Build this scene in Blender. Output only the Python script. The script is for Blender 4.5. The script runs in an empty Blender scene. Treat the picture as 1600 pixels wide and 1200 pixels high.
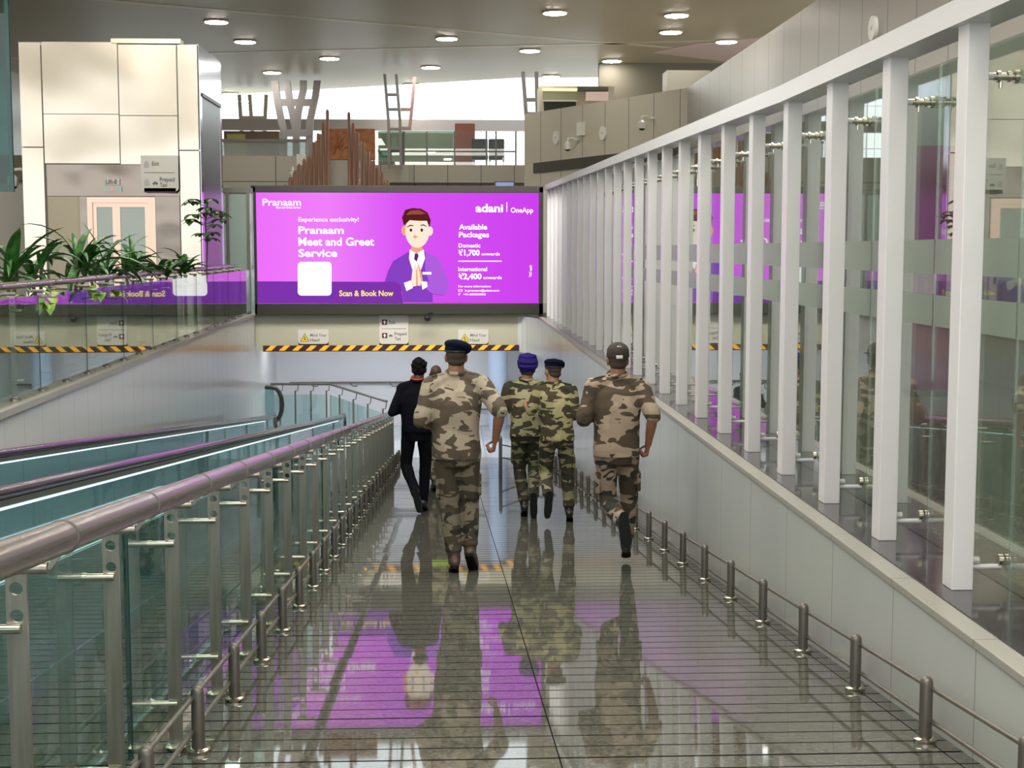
import bpy, bmesh, math, random
from mathutils import Vector, Matrix, noise
random.seed(7)
C = bpy.context.scene.collection
SC = bpy.context.scene
PI = math.pi
def R(a): return math.radians(a)

# ------------------------------------------------------------------ camera, world, exposure
F = 2200.0
PITCH = math.atan(210 / F)
YAW = math.atan(100 / F * math.cos(PITCH))
CAMZ = 1.42
cd = bpy.data.cameras.new('camera'); cam = bpy.data.objects.new('camera', cd); C.objects.link(cam)
cam.location = (0, 0, CAMZ); cam.rotation_euler = (PI/2 - PITCH, 0, -YAW)
cd.sensor_width = 36; cd.lens = 36 * F / 1600; cd.clip_start = 0.05; cd.clip_end = 400
SC.camera = cam
SC.view_settings.view_transform = 'Standard'; SC.view_settings.look = 'None'
SC.view_settings.gamma = 1; SC.view_settings.use_curve_mapping = False
SC.view_settings.exposure = 0.0
try:
    SC.cycles.use_denoising = True
    SC.cycles.max_bounces = 10; SC.cycles.transparent_max_bounces = 40
    SC.cycles.sample_clamp_indirect = 6; SC.cycles.caustics_reflective = False; SC.cycles.caustics_refractive = False
except Exception: pass
w = bpy.data.worlds.new('sky'); SC.world = w; w.use_nodes = True
wn = w.node_tree.nodes; wl = w.node_tree.links; wn.clear()
wo = wn.new('ShaderNodeOutputWorld'); wb = wn.new('ShaderNodeBackground')
wt = wn.new('ShaderNodeTexCoord'); wsx = wn.new('ShaderNodeSeparateXYZ'); wr = wn.new('ShaderNodeValToRGB')
wl.new(wt.outputs['Generated'], wsx.inputs[0]); wl.new(wsx.outputs['Z'], wr.inputs[0])
wr.color_ramp.elements[0].position = 0.0; wr.color_ramp.elements[0].color = (0.93, 0.92, 0.90, 1)
wr.color_ramp.elements[1].position = 0.5; wr.color_ramp.elements[1].color = (0.80, 0.88, 1.0, 1)
wl.new(wr.outputs[0], wb.inputs[0]); wb.inputs[1].default_value = 2.35
wl.new(wb.outputs[0], wo.inputs[0])

def area(name, loc, size, power, col=(1, .95, .87), rot=(0, 0, 0)):
    l = bpy.data.lights.new(name, 'AREA'); l.shape = 'RECTANGLE'; l.size, l.size_y = size; l.energy = power; l.color = col
    o = bpy.data.objects.new(name, l); C.objects.link(o); o.location = loc; o.rotation_euler = rot; return o
area('added_hall_fill', (-1, 0, 7.3), (10, 5), 1000)  # unseen fill added overhead to brighten the near hall
area('added_hall_fill', (0, 12, 7.3), (8, 6), 800)  # added fill over the ramp, no fixture modelled
area('added_hall_fill', (-6, 20, 7.3), (5, 5), 480)  # added fill above the upper floor at left
area('added_hall_fill', (0, 26, 7.2), (12, 3), 950, rot=(R(42), 0, 0)).data.spread = R(85)  # added fill tilted forward to lift the far walls
area('added_corridor_fill', (4.3, 10, 7.3), (1.5, 10), 200)  # added fill brightening the space behind the partition
CM = cam.matrix_basis.copy()
ROT = cam.rotation_euler.to_matrix()
def ray(px, py): return ROT @ Vector(((px-800)/F, (600-py)/F, -1))
def at(px, py, Y):
    d = ray(px, py); t = Y / d.y
    return Vector((0, 0, CAMZ)) + d*t
SLOPE = 0.101; RAMP_END = 30.0
def rz(y): return -SLOPE*min(max(y, -1.0), RAMP_END)
def ground(px, py):
    d = ray(px, py); t = -CAMZ/(d.z + SLOPE*d.y)
    return Vector((0, 0, CAMZ)) + d*t

# ------------------------------------------------------------------ materials
def mat(name, col, rough=0.5, metal=0.0, emit=None, es=1.0, spec=None, coat=0):
    m = bpy.data.materials.new(name); m.use_nodes = True
    b = m.node_tree.nodes['Principled BSDF']
    b.inputs['Base Color'].default_value = (*col, 1); b.inputs['Roughness'].default_value = rough
    b.inputs['Metallic'].default_value = metal
    if spec is not None: b.inputs['Specular IOR Level'].default_value = spec
    if coat: b.inputs['Coat Weight'].default_value = coat; b.inputs['Coat Roughness'].default_value = 0.05
    if emit: b.inputs['Emission Color'].default_value = (*emit, 1); b.inputs['Emission Strength'].default_value = es
    return m
def N(m, t): return m.node_tree.nodes.new(t)
def L(m, a, b): m.node_tree.links.new(a, b)
def bsdf(m): return m.node_tree.nodes['Principled BSDF']
def noisy(m, scale, c1, c2, detail=3, stretch=(1, 1, 1), bump=0.0, lo=.35, hi=.65, rr=None):
    tc = N(m, 'ShaderNodeTexCoord'); mp = N(m, 'ShaderNodeMapping'); mp.inputs['Scale'].default_value = stretch
    nz = N(m, 'ShaderNodeTexNoise'); nz.inputs['Scale'].default_value = scale; nz.inputs['Detail'].default_value = detail
    cr = N(m, 'ShaderNodeValToRGB'); cr.color_ramp.elements[0].position = lo; cr.color_ramp.elements[1].position = hi
    cr.color_ramp.elements[0].color = (*c1, 1); cr.color_ramp.elements[1].color = (*c2, 1)
    L(m, tc.outputs['Object'], mp.inputs[0]); L(m, mp.outputs[0], nz.inputs['Vector']); L(m, nz.outputs['Fac'], cr.inputs[0])
    L(m, cr.outputs[0], bsdf(m).inputs['Base Color'])
    if bump:
        bp = N(m, 'ShaderNodeBump'); bp.inputs['Strength'].default_value = bump; bp.inputs['Distance'].default_value = 0.02
        L(m, nz.outputs['Fac'], bp.inputs['Height']); L(m, bp.outputs[0], bsdf(m).inputs['Normal'])
    if rr:
        mr = N(m, 'ShaderNodeMapRange'); mr.inputs[3].default_value = rr[0]; mr.inputs[4].default_value = rr[1]
        L(m, nz.outputs['Fac'], mr.inputs[0]); L(m, mr.outputs[0], bsdf(m).inputs['Roughness'])
    return cr
def seams(m, specs, dark=(0.1, 0.1, 0.09)):
    """joint lines: specs = list of (axis vector, pitch, offset, half width)"""
    tc = N(m, 'ShaderNodeTexCoord'); prev = None
    for ax, pitch, off, wd in specs:
        dp = N(m, 'ShaderNodeVectorMath'); dp.operation = 'DOT_PRODUCT'; dp.inputs[1].default_value = ax
        L(m, tc.outputs['Object'], dp.inputs[0])
        a = N(m, 'ShaderNodeMath'); a.operation = 'SUBTRACT'; a.inputs[1].default_value = off; L(m, dp.outputs['Value'], a.inputs[0])
        p = N(m, 'ShaderNodeMath'); p.operation = 'PINGPONG'; p.inputs[1].default_value = pitch/2; L(m, a.outputs[0], p.inputs[0])
        l = N(m, 'ShaderNodeMath'); l.operation = 'LESS_THAN'; l.inputs[1].default_value = wd; L(m, p.outputs[0], l.inputs[0])
        if prev:
            mx = N(m, 'ShaderNodeMath'); mx.operation = 'MAXIMUM'; L(m, prev.outputs[0], mx.inputs[0]); L(m, l.outputs[0], mx.inputs[1]); prev = mx
        else: prev = l
    mix = N(m, 'ShaderNodeMix'); mix.data_type = 'RGBA'
    bc = bsdf(m).inputs['Base Color']
    if bc.is_linked: L(m, bc.links[0].from_socket, mix.inputs['A'])
    else: mix.inputs['A'].default_value = bc.default_value
    mix.inputs['B'].default_value = (*dark, 1)
    L(m, prev.outputs[0], mix.inputs['Factor']); L(m, mix.outputs['Result'], bc)
    return prev
def glass(name, tint, base=0.05, mult=1.0, rough=0.0, diffuse=0.0, dcol=(.6, .65, .6), gl=(1, 1, 1)):
    m = bpy.data.materials.new(name); m.use_nodes = True; nt = m.node_tree; nt.nodes.clear()
    o = N(m, 'ShaderNodeOutputMaterial'); tr = N(m, 'ShaderNodeBsdfTransparent'); tr.inputs[0].default_value = (*tint, 1)
    g = N(m, 'ShaderNodeBsdfGlossy'); g.inputs['Roughness'].default_value = rough; g.inputs['Color'].default_value = (*gl, 1)
    lw = N(m, 'ShaderNodeLayerWeight'); lw.inputs['Blend'].default_value = 0.5
    pw = N(m, 'ShaderNodeMath'); pw.operation = 'POWER'; pw.inputs[1].default_value = 4.0; L(m, lw.outputs['Facing'], pw.inputs[0])
    ma = N(m, 'ShaderNodeMath'); ma.operation = 'MULTIPLY_ADD'; ma.inputs[1].default_value = mult; ma.inputs[2].default_value = base
    ma.use_clamp = True; L(m, pw.outputs[0], ma.inputs[0])
    mx = N(m, 'ShaderNodeMixShader'); L(m, ma.outputs[0], mx.inputs[0]); L(m, g.outputs[0], mx.inputs[2])
    if diffuse:
        df = N(m, 'ShaderNodeBsdfDiffuse'); df.inputs[0].default_value = (*dcol, 1)
        m2 = N(m, 'ShaderNodeMixShader'); m2.inputs[0].default_value = diffuse
        L(m, tr.outputs[0], m2.inputs[1]); L(m, df.outputs[0], m2.inputs[2]); L(m, m2.outputs[0], mx.inputs[1])
    else: L(m, tr.outputs[0], mx.inputs[1])
    L(m, mx.outputs[0], o.inputs[0])
    return m
def glow(name, col, s=1.0):
    m = bpy.data.materials.new(name); m.use_nodes = True; m.node_tree.nodes.clear()
    o = N(m, 'ShaderNodeOutputMaterial'); e = N(m, 'ShaderNodeEmission'); e.inputs[0].default_value = (*col, 1); e.inputs[1].default_value = s
    L(m, e.outputs[0], o.inputs[0]); return m
def srgb(r, g, b):
    f = lambda c: (c/255/12.92) if c/255 <= .04045 else ((c/255+.055)/1.055)**2.4
    return (f(r), f(g), f(b))

X3, Y3, Z3 = (1, 0, 0), (0, 1, 0), (0, 0, 1)
m_granite = mat('polished granite', (.16, .16, .14), .035, spec=.6)
noisy(m_granite, 55, (.055, .056, .045), (.155, .157, .13), 6, lo=.34, hi=.68)
gr = seams(m_granite, [(Y3, .175, 0, .0065), (X3, 1.5, .42, .003)], (.008, .008, .007))
mr = N(m_granite, 'ShaderNodeMapRange'); mr.inputs[3].default_value = .035; mr.inputs[4].default_value = .9; L(m_granite, gr.outputs[0], mr.inputs[0]); L(m_granite, mr.outputs[0], bsdf(m_granite).inputs['Roughness'])
mr = N(m_granite, 'ShaderNodeMapRange'); mr.inputs[3].default_value = .6; mr.inputs[4].default_value = .05; L(m_granite, gr.outputs[0], mr.inputs[0]); L(m_granite, mr.outputs[0], bsdf(m_granite).inputs['Specular IOR Level'])
m_gbase = mat('granite bedding', (.02, .02, .018), .7)
m_gdark = mat('dark granite ledge', (.05, .045, .05), .08); noisy(m_gdark, 45, (.03, .027, .032), (.085, .078, .088), 5)
m_ufloor = mat('concourse floor granite', (.2, .19, .17), .12); noisy(m_ufloor, 40, (.14, .135, .12), (.24, .23, .2), 5)
seams(m_ufloor, [(Y3, .8, .1, .004), (X3, .8, .1, .004)], (.05, .05, .045))
m_pitwall = mat('white wall panel', (.55, .57, .55), .22); noisy(m_pitwall, 1.1, (.48, .51, .50), (.52, .55, .53), 2, (1, 1, .25))
seams(m_pitwall, [(Y3, 1.0, 5.15, .0045)], (.3, .3, .28))
m_cap = mat('cream stone coping', (.36, .355, .32), .35); seams(m_cap, [(Y3, 1.0, 5.15, .005)], (.2, .2, .18))
m_leftwall = mat('grey glossy wall panel', (.62, .63, .62), .16); seams(m_leftwall, [(Y3, .62, 0, .003)], (.25, .25, .25))
m_cream = mat('cream beam cladding', (.36, .355, .275), .4)
m_white = mat('white plaster', (.80, .80, .82), .5)
m_lfloor = mat('lower level pale floor', (.42, .45, .5), .1); seams(m_lfloor, [(Y3, .8, 0, .006), (X3, .8, 0, .006)], (.2, .2, .22))
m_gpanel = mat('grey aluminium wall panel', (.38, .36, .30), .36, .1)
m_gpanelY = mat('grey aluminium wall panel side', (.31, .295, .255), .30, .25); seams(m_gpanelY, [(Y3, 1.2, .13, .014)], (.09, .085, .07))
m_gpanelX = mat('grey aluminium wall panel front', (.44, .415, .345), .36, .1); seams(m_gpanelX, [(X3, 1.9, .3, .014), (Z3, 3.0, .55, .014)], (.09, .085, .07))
m_ceil = mat('grey ceiling panel', (.2, .19, .15), .4, spec=.22)
noisy(m_ceil, .25, (.48, .42, .29), (.54, .475, .34), 2, (1, .5, 1))
m_ceilrib = mat('pale ceiling joint', (.64, .575, .43), .4, spec=.25)
m_post = mat('white painted steel', (.72, .72, .73), .28)
m_steel = mat('brushed stainless steel', (.30, .285, .25), .34, .85); noisy(m_steel, 60, (.30, .285, .245), (.37, .35, .31), 2, (1, 1, .05), rr=(.3, .42))
m_rail = mat('satin steel handrail', (.42, .375, .36), .22, .95)
m_pin = mat('polished steel pin', (.50, .47, .40), .2, 1)
m_dsteel = mat('dull grey steel', (.17, .16, .14), .42, .7)
m_black = mat('black rubber', (.012, .012, .014), .35)
m_hblack = mat('handrail rubber', (.05, .03, .045), .12)
m_glass = glass('clear railing glass', (.66, .80, .75), .05, .5)
m_gedge = mat('green glass edge', (.02, .07, .065), .1)
m_pglass = glass('partition glass', (.72, .80, .73), .13, 1.0)
m_frost = glass('frosted band film', (.62, .70, .62), .04, .5, .25, .55, (.42, .50, .42))
m_lglass = glass('pale lower glass', (.80, .92, .90), .08, .6)
m_eglass = glass('blue green balustrade glass', (.66, .84, .87), .10, .6, 0, .38, (.26, .46, .50))
m_tglass = glass('teal tinted glass', (.03, .42, .38), .05, .3)
m_wglass = glass('window glass', (.93, .97, .97), .05, .6)
m_mglass = glass('mezzanine green glass', (.55, .66, .56), .12, .6, 0, .35, (.36, .46, .36))
m_led = glow('white led strip', (.80, .97, 1.0), 1.5)
m_lamp = glow('downlight lens', (1.0, .93, .82), 70)
m_cove = glow('lower ceiling lamp', (.95, .96, 1.0), 30)
m_trim = mat('downlight trim', (.45, .42, .36), .4)
m_frame = mat('billboard frame', (.028, .026, .022), .5, spec=.3)
m_eclad = mat('travelator blue steel cladding', (.20, .33, .36), .2, .2)
m_belt = mat('travelator pallet', (.10, .11, .11), .35, .6); seams(m_belt, [(Y3, .13, 0, .006)], (.03, .03, .03))
m_copper = mat('copper coloured rod', (.36, .17, .11), .38, .1)
m_mural = mat('carved copper mural', (.42, .17, .06), .45, .2); noisy(m_mural, 5, (.34, .125, .04), (.52, .22, .08), 6, bump=.6)
m_paper = mat('white sign plate', (.50, .49, .45), .4)
m_signtx = mat('sign grey lettering', (.10, .10, .10), .5)
m_maroon = mat('maroon sign block', (.06, .008, .014), .4)
m_yellow = mat('hazard yellow', (.95, .45, .02), .4)
m_hred = mat('hazard dark maroon', (.035, .008, .008), .4)
m_wplast = mat('white plastic', (.80, .80, .74), .35)
m_brick = mat('red brown panel', (.28, .09, .06), .5)
m_pink = mat('pale pink panel', (.80, .62, .57), .5)
m_leaf = mat('plant leaf', (.03, .10, .02), .35); noisy(m_leaf, 9, (.012, .06, .012), (.045, .17, .028), 2)
m_leafl = mat('bright plant leaf', (.16, .30, .03), .4); noisy(m_leafl, 9, (.10, .22, .02), (.24, .38, .05), 2)
m_stem = mat('plant stem', (.07, .06, .03), .6)
m_soil = mat('planter shell', (.27, .27, .21), .5)
m_mirror = mat('mirror steel lift cladding', (.62, .575, .49), .2, 1)
tc = N(m_mirror, 'ShaderNodeTexCoord'); nz = N(m_mirror, 'ShaderNodeTexNoise'); nz.inputs['Scale'].default_value = .75; nz.inputs['Detail'].default_value = .4
bp = N(m_mirror, 'ShaderNodeBump'); bp.inputs['Strength'].default_value = .5; bp.inputs['Distance'].default_value = .1
L(m_mirror, tc.outputs['Object'], nz.inputs['Vector']); L(m_mirror, nz.outputs['Fac'], bp.inputs['Height']); L(m_mirror, bp.outputs[0], bsdf(m_mirror).inputs['Normal'])
m_dmirror = mat('dark mirror steel', (.24, .21, .18), .14, 1)
nz = N(m_dmirror, 'ShaderNodeTexNoise'); nz.inputs['Scale'].default_value = 1.3; nz.inputs['Detail'].default_value = .4; tc = N(m_dmirror, 'ShaderNodeTexCoord')
bp = N(m_dmirror, 'ShaderNodeBump'); bp.inputs['Strength'].default_value = .5; bp.inputs['Distance'].default_value = .1
L(m_dmirror, tc.outputs['Object'], nz.inputs['Vector']); L(m_dmirror, nz.outputs['Fac'], bp.inputs['Height']); L(m_dmirror, bp.outputs[0], bsdf(m_dmirror).inputs['Normal'])
m_rose = mat('rose steel door frame', (.70, .52, .42), .25, .8)
m_beige = mat('beige panel', (.42, .38, .28), .4)
m_truss = mat('grey painted truss', (.25, .235, .235), .45)

# ------------------------------------------------------------------ mesh helpers
def box(bm, x0, x1, y0, y1, z0, z1, bev=0):
    r = bmesh.ops.create_cube(bm, size=1)
    for v in r['verts']:
        v.co = Vector(((x0+x1)/2 + v.co.x*(x1-x0), (y0+y1)/2 + v.co.y*(y1-y0), (z0+z1)/2 + v.co.z*(z1-z0)))
    if bev:
        es = list({e for v in r['verts'] for e in v.link_edges})
        bmesh.ops.bevel(bm, geom=es, offset=bev, segments=2, affect='EDGES', profile=.5)
def frame_of(d):
    d = d.normalized(); u = Vector((0, 0, 1)) if abs(d.z) < .9 else Vector((1, 0, 0))
    a = d.cross(u).normalized(); b = d.cross(a).normalized(); return a, b
def tube(bm, pts, r, n=12, cap=True):
    pts = [Vector(p) for p in pts]; rings = []
    rs = r if isinstance(r, (list, tuple)) else [r]*len(pts)
    pa = None
    for i, p in enumerate(pts):
        d = (pts[min(i+1, len(pts)-1)] - pts[max(i-1, 0)])
        if pa is None: a, b = frame_of(d)
        else:
            dn = d.normalized(); a = (pa - dn*pa.dot(dn)).normalized(); b = dn.cross(a).normalized()
        pa = a
        rings.append([bm.verts.new(p + (a*math.cos(2*PI*k/n) + b*math.sin(2*PI*k/n))*rs[i]) for k in range(n)])
    for i in range(len(rings)-1):
        for k in range(n):
            bm.faces.new((rings[i][k], rings[i][(k+1) % n], rings[i+1][(k+1) % n], rings[i+1][k]))
    if cap: bm.faces.new(rings[0][::-1]); bm.faces.new(rings[-1])
def beam(bm, p, q, wx, wy):
    """box beam between two points with horizontal section wx by wy"""
    p, q = Vector(p), Vector(q); vs = []
    for c in (p, q):
        for sx, sy in ((-1, -1), (1, -1), (1, 1), (-1, 1)):
            vs.append(bm.verts.new(c + Vector((sx*wx/2, sy*wy/2, 0))))
    for f in ((3, 2, 1, 0), (4, 5, 6, 7), (0, 1, 5, 4), (1, 2, 6, 5), (2, 3, 7, 6), (3, 0, 4, 7)):
        bm.faces.new([vs[i] for i in f])
def hexa(bm, a, b):
    """solid between two quads of four points"""
    va = [bm.verts.new(p) for p in a]; vb = [bm.verts.new(p) for p in b]
    bm.faces.new(va[::-1]); bm.faces.new(vb)
    for i in range(4): bm.faces.new((va[i], va[(i+1) % 4], vb[(i+1) % 4], vb[i]))
def prism(bm, poly, axis, t0, t1):
    """polygon of 2D points extruded along axis ('y': points are x,z ; 'x': y,z ; 'z': x,y)"""
    def P(u, v, t): return {'y': (u, t, v), 'x': (t, u, v), 'z': (u, v, t)}[axis]
    a = [bm.verts.new(P(u, v, t0)) for u, v in poly]; b = [bm.verts.new(P(u, v, t1)) for u, v in poly]
    n = len(poly); bm.faces.new(a[::-1]); bm.faces.new(b)
    for i in range(n): bm.faces.new((a[i], a[(i+1) % n], b[(i+1) % n], b[i]))
def lathe(bm, prof, c=(0, 0, 0), n=20, sx=1, sy=1):
    c = Vector(c); rings = []
    for r, z in prof:
        rings.append([bm.verts.new(c + Vector((max(r, 1e-4)*sx*math.cos(2*PI*k/n), max(r, 1e-4)*sy*math.sin(2*PI*k/n), z))) for k in range(n)])
    for i in range(len(rings)-1):
        for k in range(n): bm.faces.new((rings[i][k], rings[i][(k+1) % n], rings[i+1][(k+1) % n], rings[i+1][k]))
    bm.faces.new(rings[0][::-1]); bm.faces.new(rings[-1])
def obj(name, bm, m, parent=None, loc=(0, 0, 0), smooth=False):
    if isinstance(bm, bpy.types.Mesh): me = bm
    else:
        bmesh.ops.recalc_face_normals(bm, faces=bm.faces)
        me = bpy.data.meshes.new(name); bm.to_mesh(me); bm.free()
    me.materials.clear(); me.materials.append(m)
    if smooth:
        for p in me.polygons: p.use_smooth = True
        try: me.set_sharp_from_angle(angle=R(40))
        except Exception: pass
    o = bpy.data.objects.new(name, me); C.objects.link(o); o.location = loc
    if parent: o.parent = parent
    return o
def thing(name, label, cat, loc=(0, 0, 0), group=None, rot=0):
    o = bpy.data.objects.new(name, None); C.objects.link(o); o.location = loc; o.rotation_euler = (0, 0, rot)
    o.empty_display_size = .2; return tag(o, label, cat, group)
def tag(o, label, cat, group=None):
    o['label'] = label; o['category'] = cat
    if group: o['group'] = group
    return o
def struct(name, bm, m, label=None, smooth=False):
    o = obj(name, bm, m, smooth=smooth); o['kind'] = 'structure'
    if label: o['label'] = label; o['category'] = name.split('_')[0]
    return o
def B(): return bmesh.new()
def bxm(*a, **k):
    b = B(); box(b, *a, **k); return b
def dup(root, loc, label=None, group=None):
    r = root.copy(); C.objects.link(r); r.location = loc
    if label: r['label'] = label
    if group: r['group'] = group
    for ch in list(root.children):
        c = ch.copy(); C.objects.link(c); c.parent = r
        for g in list(ch.children):
            d = g.copy(); C.objects.link(d); d.parent = c
    return r
_tmp = bpy.data.collections.new('tmp'); C.children.link(_tmp)
def bake(o):
    _tmp.objects.link(o); dg = bpy.context.evaluated_depsgraph_get(); dg.update()
    me = bpy.data.meshes.new_from_object(o.evaluated_get(dg), depsgraph=dg)
    d = o.data; bpy.data.objects.remove(o)
    return me
def text_mesh(s, size, align='LEFT', bold=0.0, ext=0.0, width=None):
    """text facing -y, baseline at z=0"""
    cu = bpy.data.curves.new('lettering', 'FONT'); cu.body = s; cu.size = size; cu.align_x = align; cu.offset = bold*size; cu.extrude = ext
    cu.resolution_u = 3; cu.space_line = 1.0
    me = bake(bpy.data.objects.new('lettering', cu))
    if width and len(me.vertices):
        xs = [v.co.x for v in me.vertices]; k = width/(max(xs)-min(xs)); x0 = min(xs) if align == 'LEFT' else 0
        for v in me.vertices: v.co.x = (v.co.x-x0)*k
    for v in me.vertices: v.co = Vector((v.co.x, -v.co.z, v.co.y))
    return me

# ------------------------------------------------------------------ the setting: floors
RX0, RX1 = -1.9, 2.0
bm = B(); y = -1.05; rnd = random.Random(3)
while y < RAMP_END - .01:
    y1 = min(y + .7, RAMP_END)
    for xa, xb in ((RX0, -1.08), (-1.08, .42), (.42, RX1)):
        t = rnd.uniform(-1, 1)*.0009; u = rnd.uniform(-1, 1)*.0003; ga = .001
        q = [bm.verts.new((a, b, rz(b) + (t if b == y+ga else -t) + (u if a == xa else -u))) for a, b in ((xa, y+ga), (xb, y+ga), (xb, y1-ga), (xa, y1-ga))]
        bm.faces.new(q)
    y = y1
o = struct('floor', bm, m_granite, 'polished speckled grey granite ramp sloping down into the tunnel')
bm = B(); hexa(bm, [(RX0, -1.05, rz(-1.05)-.30), (RX1, -1.05, rz(-1.05)-.30), (RX1, -1.05, rz(-1.05)-.004), (RX0, -1.05, rz(-1.05)-.004)],
     [(RX0, RAMP_END, rz(99)-.30), (RX1, RAMP_END, rz(99)-.30), (RX1, RAMP_END, rz(99)-.004), (RX0, RAMP_END, rz(99)-.004)])
struct('floor', bm, m_gbase, 'bedding slab under the granite ramp')
LZ = rz(99)
struct('floor', bxm(-6.5, 6, RAMP_END, 36, LZ-.3, LZ), m_lfloor, 'pale reflective floor of the lower level beyond the ramp')
def lx(y): return -3.85 - .02*(y-12)          # face of the left retaining wall
UT = -.03
bm = B(); hexa(bm, [(lx(-6)-.18, -6, -.3), (-16, -6, -.3), (-16, -6, 0), (lx(-6)-.18, -6, 0)], [(lx(52)-.18, 52, -.3), (-16, 52, -.3), (-16, 52, 0), (lx(52)-.18, 52, 0)])
struct('floor', bm, m_ufloor, 'upper concourse granite floor left of the ramp pit')
struct('floor', bxm(2.50, 16, -6, 52, -.3, -.05), m_ufloor, 'upper concourse granite floor behind the glass partition')
struct('floor', bxm(-4.8, 2.5, 31.7, 52, -.3, 0), m_ufloor, 'upper concourse floor behind the video wall')
struct('floor', bxm(-16, 16, -14, -1.05, -.35, .0), m_ufloor, 'upper concourse floor where the ramp starts')
# right retaining wall
bm = B()
hexa(bm, [(2.0, -1.05, -4.2), (2.45, -1.05, -4.2), (2.45, -1.05, -.09), (2.0, -1.05, -.09)], [(2.0, 36, -4.2), (2.45, 36, -4.2), (2.45, 36, -.09), (2.0, 36, -.09)])
struct('wall_right', bm, m_pitwall, 'white panelled retaining wall right of the ramp')
bm = B(); box(bm, 1.99, 2.09, -1.05, 30.9, -.09, -.055, .004)
struct('trim_1', bm, m_cap, 'cream stone coping along the top of the right retaining wall')
struct('trim_2', bxm(2.09, 2.50, -1.05, 31.2, -.09, -.05), m_gdark, 'dark polished granite ledge carrying the white partition posts')
# rounded corner between right wall and beam
bm = B(); pts = []
for k in range(9):
    a = PI/2*k/8
    pts.append((2.0 - .46*(1-math.cos(a)), 28.9 + 2.3*math.sin(a)))
for i in range(8):
    (xa, ya), (xb, yb) = pts[i], pts[i+1]
    v = [bm.verts.new(p) for p in ((xa, ya, -.85), (xb, yb, -.85), (xb, yb, -.06), (xa, ya, -.06))]; bm.faces.new(v)
poly = pts + [(2.05, 31.25), (2.05, 28.9)]
bm.faces.new([bm.verts.new((a, b, -.85)) for a, b in poly])
struct('wall_front', bm, m_pitwall, 'rounded white corner where the beam meets the right wall', smooth=True)
# left retaining wall
bm = B(); hexa(bm, [(lx(-1)-.02, -1, -4.2), (lx(-1)-.3, -1, -4.2), (lx(-1)-.3, -1, UT), (lx(-1)-.02, -1, UT)], [(lx(36)-.02, 36, -4.2), (lx(36)-.3, 36, -4.2), (lx(36)-.3, 36, UT), (lx(36)-.02, 36, UT)])
struct('wall_left', bm, m_leftwall, 'grey glossy retaining wall left of the travelator')
bm = B(); hexa(bm, [(lx(-1)+.02, -1, UT), (lx(-1)-.32, -1, UT), (lx(-1)-.32, -1, .03), (lx(-1)+.02, -1, .03)], [(lx(31)+.02, 31, UT), (lx(31)-.32, 31, UT), (lx(31)-.32, 31, .03), (lx(31)+.02, 31, .03)])
struct('trim_3', bm, m_cap, 'pale coping along the top of the left retaining wall')
# beam under the video wall, tunnel ceiling, back wall
SOF = -.80
struct('wall_front', bxm(-4.25, 1.56, 31.2, 31.7, SOF, 0), m_cream, 'cream beam above the tunnel mouth')
struct('wall_front', bxm(1.56, 2.0, 31.2, 31.7, SOF, 0), m_pitwall, 'white return of the beam beside the right wall')
struct('ceiling', bxm(-4.25, 2.0, 31.7, 36, SOF+.3, SOF+.45), m_white, 'low white ceiling over the lower level')
struct('wall_back', bxm(-6.5, 6, 35.6, 35.9, -3.3, SOF+.45), m_white, 'white back wall of the lower level')
bm = B(); lathe(bm, [(.24, LZ), (.24, SOF+.3)], (at(778, 600, 34.9).x, 34.9, 0), 28)
struct('trim_4', bm, mat('pale blue column paint', (.55, .66, .85), .3), 'round pale blue column on the lower level', smooth=True)

# upper walls
WT = 5.45
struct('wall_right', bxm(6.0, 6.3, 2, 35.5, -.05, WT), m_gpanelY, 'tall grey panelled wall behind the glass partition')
bm = B(); p0, p1 = Vector((6.0, 35.5, 0)), Vector((2.3, 42.6, 0)); d = (p1-p0).normalized(); nrm = Vector((d.y, -d.x, 0))*.3
if nrm.x < 0: nrm = -nrm
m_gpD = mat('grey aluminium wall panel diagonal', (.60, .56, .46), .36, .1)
seams(m_gpD, [(tuple(d), 1.13, d.dot(p0)+.3, .012)], (.1, .095, .08))
hexa(bm, [p0, p0+nrm, p0+nrm+Vector((0, 0, WT)), p0+Vector((0, 0, WT))], [p1, p1+nrm, p1+nrm+Vector((0, 0, WT)), p1+Vector((0, 0, WT))])
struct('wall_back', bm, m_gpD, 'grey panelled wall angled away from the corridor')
bm = B(); off = -nrm.normalized()*.03; zb0, zb1 = 3.72, 4.02
q0, q1 = p0.lerp(p1, .0)+off, p0.lerp(p1, .93)+off
hexa(bm, [q0+Vector((0, 0, zb0)), q0-off+Vector((0, 0, zb0)), q0-off+Vector((0, 0, zb1)), q0+Vector((0, 0, zb1))], [q1+Vector((0, 0, zb0-.05)), q1-off+Vector((0, 0, zb0-.05)), q1-off+Vector((0, 0, zb1-.05)), q1+Vector((0, 0, zb1-.05))])
m_slot = mat('dark louvre slot', (.06, .055, .04), .5); seams(m_slot, [(tuple(d), .12, 0, .012)], (.03, .03, .02))
struct('trim_5', bm, m_slot, 'dark louvred slot across the angled grey wall')
struct('wall_left', bxm(-15.3, -15, 18, 62, 0, 8), m_gpanel, 'far grey side wall at the left')
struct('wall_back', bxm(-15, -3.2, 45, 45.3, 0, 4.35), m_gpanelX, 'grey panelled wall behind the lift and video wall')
m_fz = mat('fascia panel', (.38, .36, .30), .4); seams(m_fz, [(X3, 1.15, 0, .014)], (.1, .1, .08))
struct('wall_back', bxm(-3.2, 8, 50, 50.3, 0, 3.72), m_fz, 'recessed grey wall under the mezzanine')
struct('wall_back', bxm(-3.0, 8, 49, 50.3, 3.72, 4.32), m_fz, 'grey fascia of the mezzanine edge')
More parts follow.
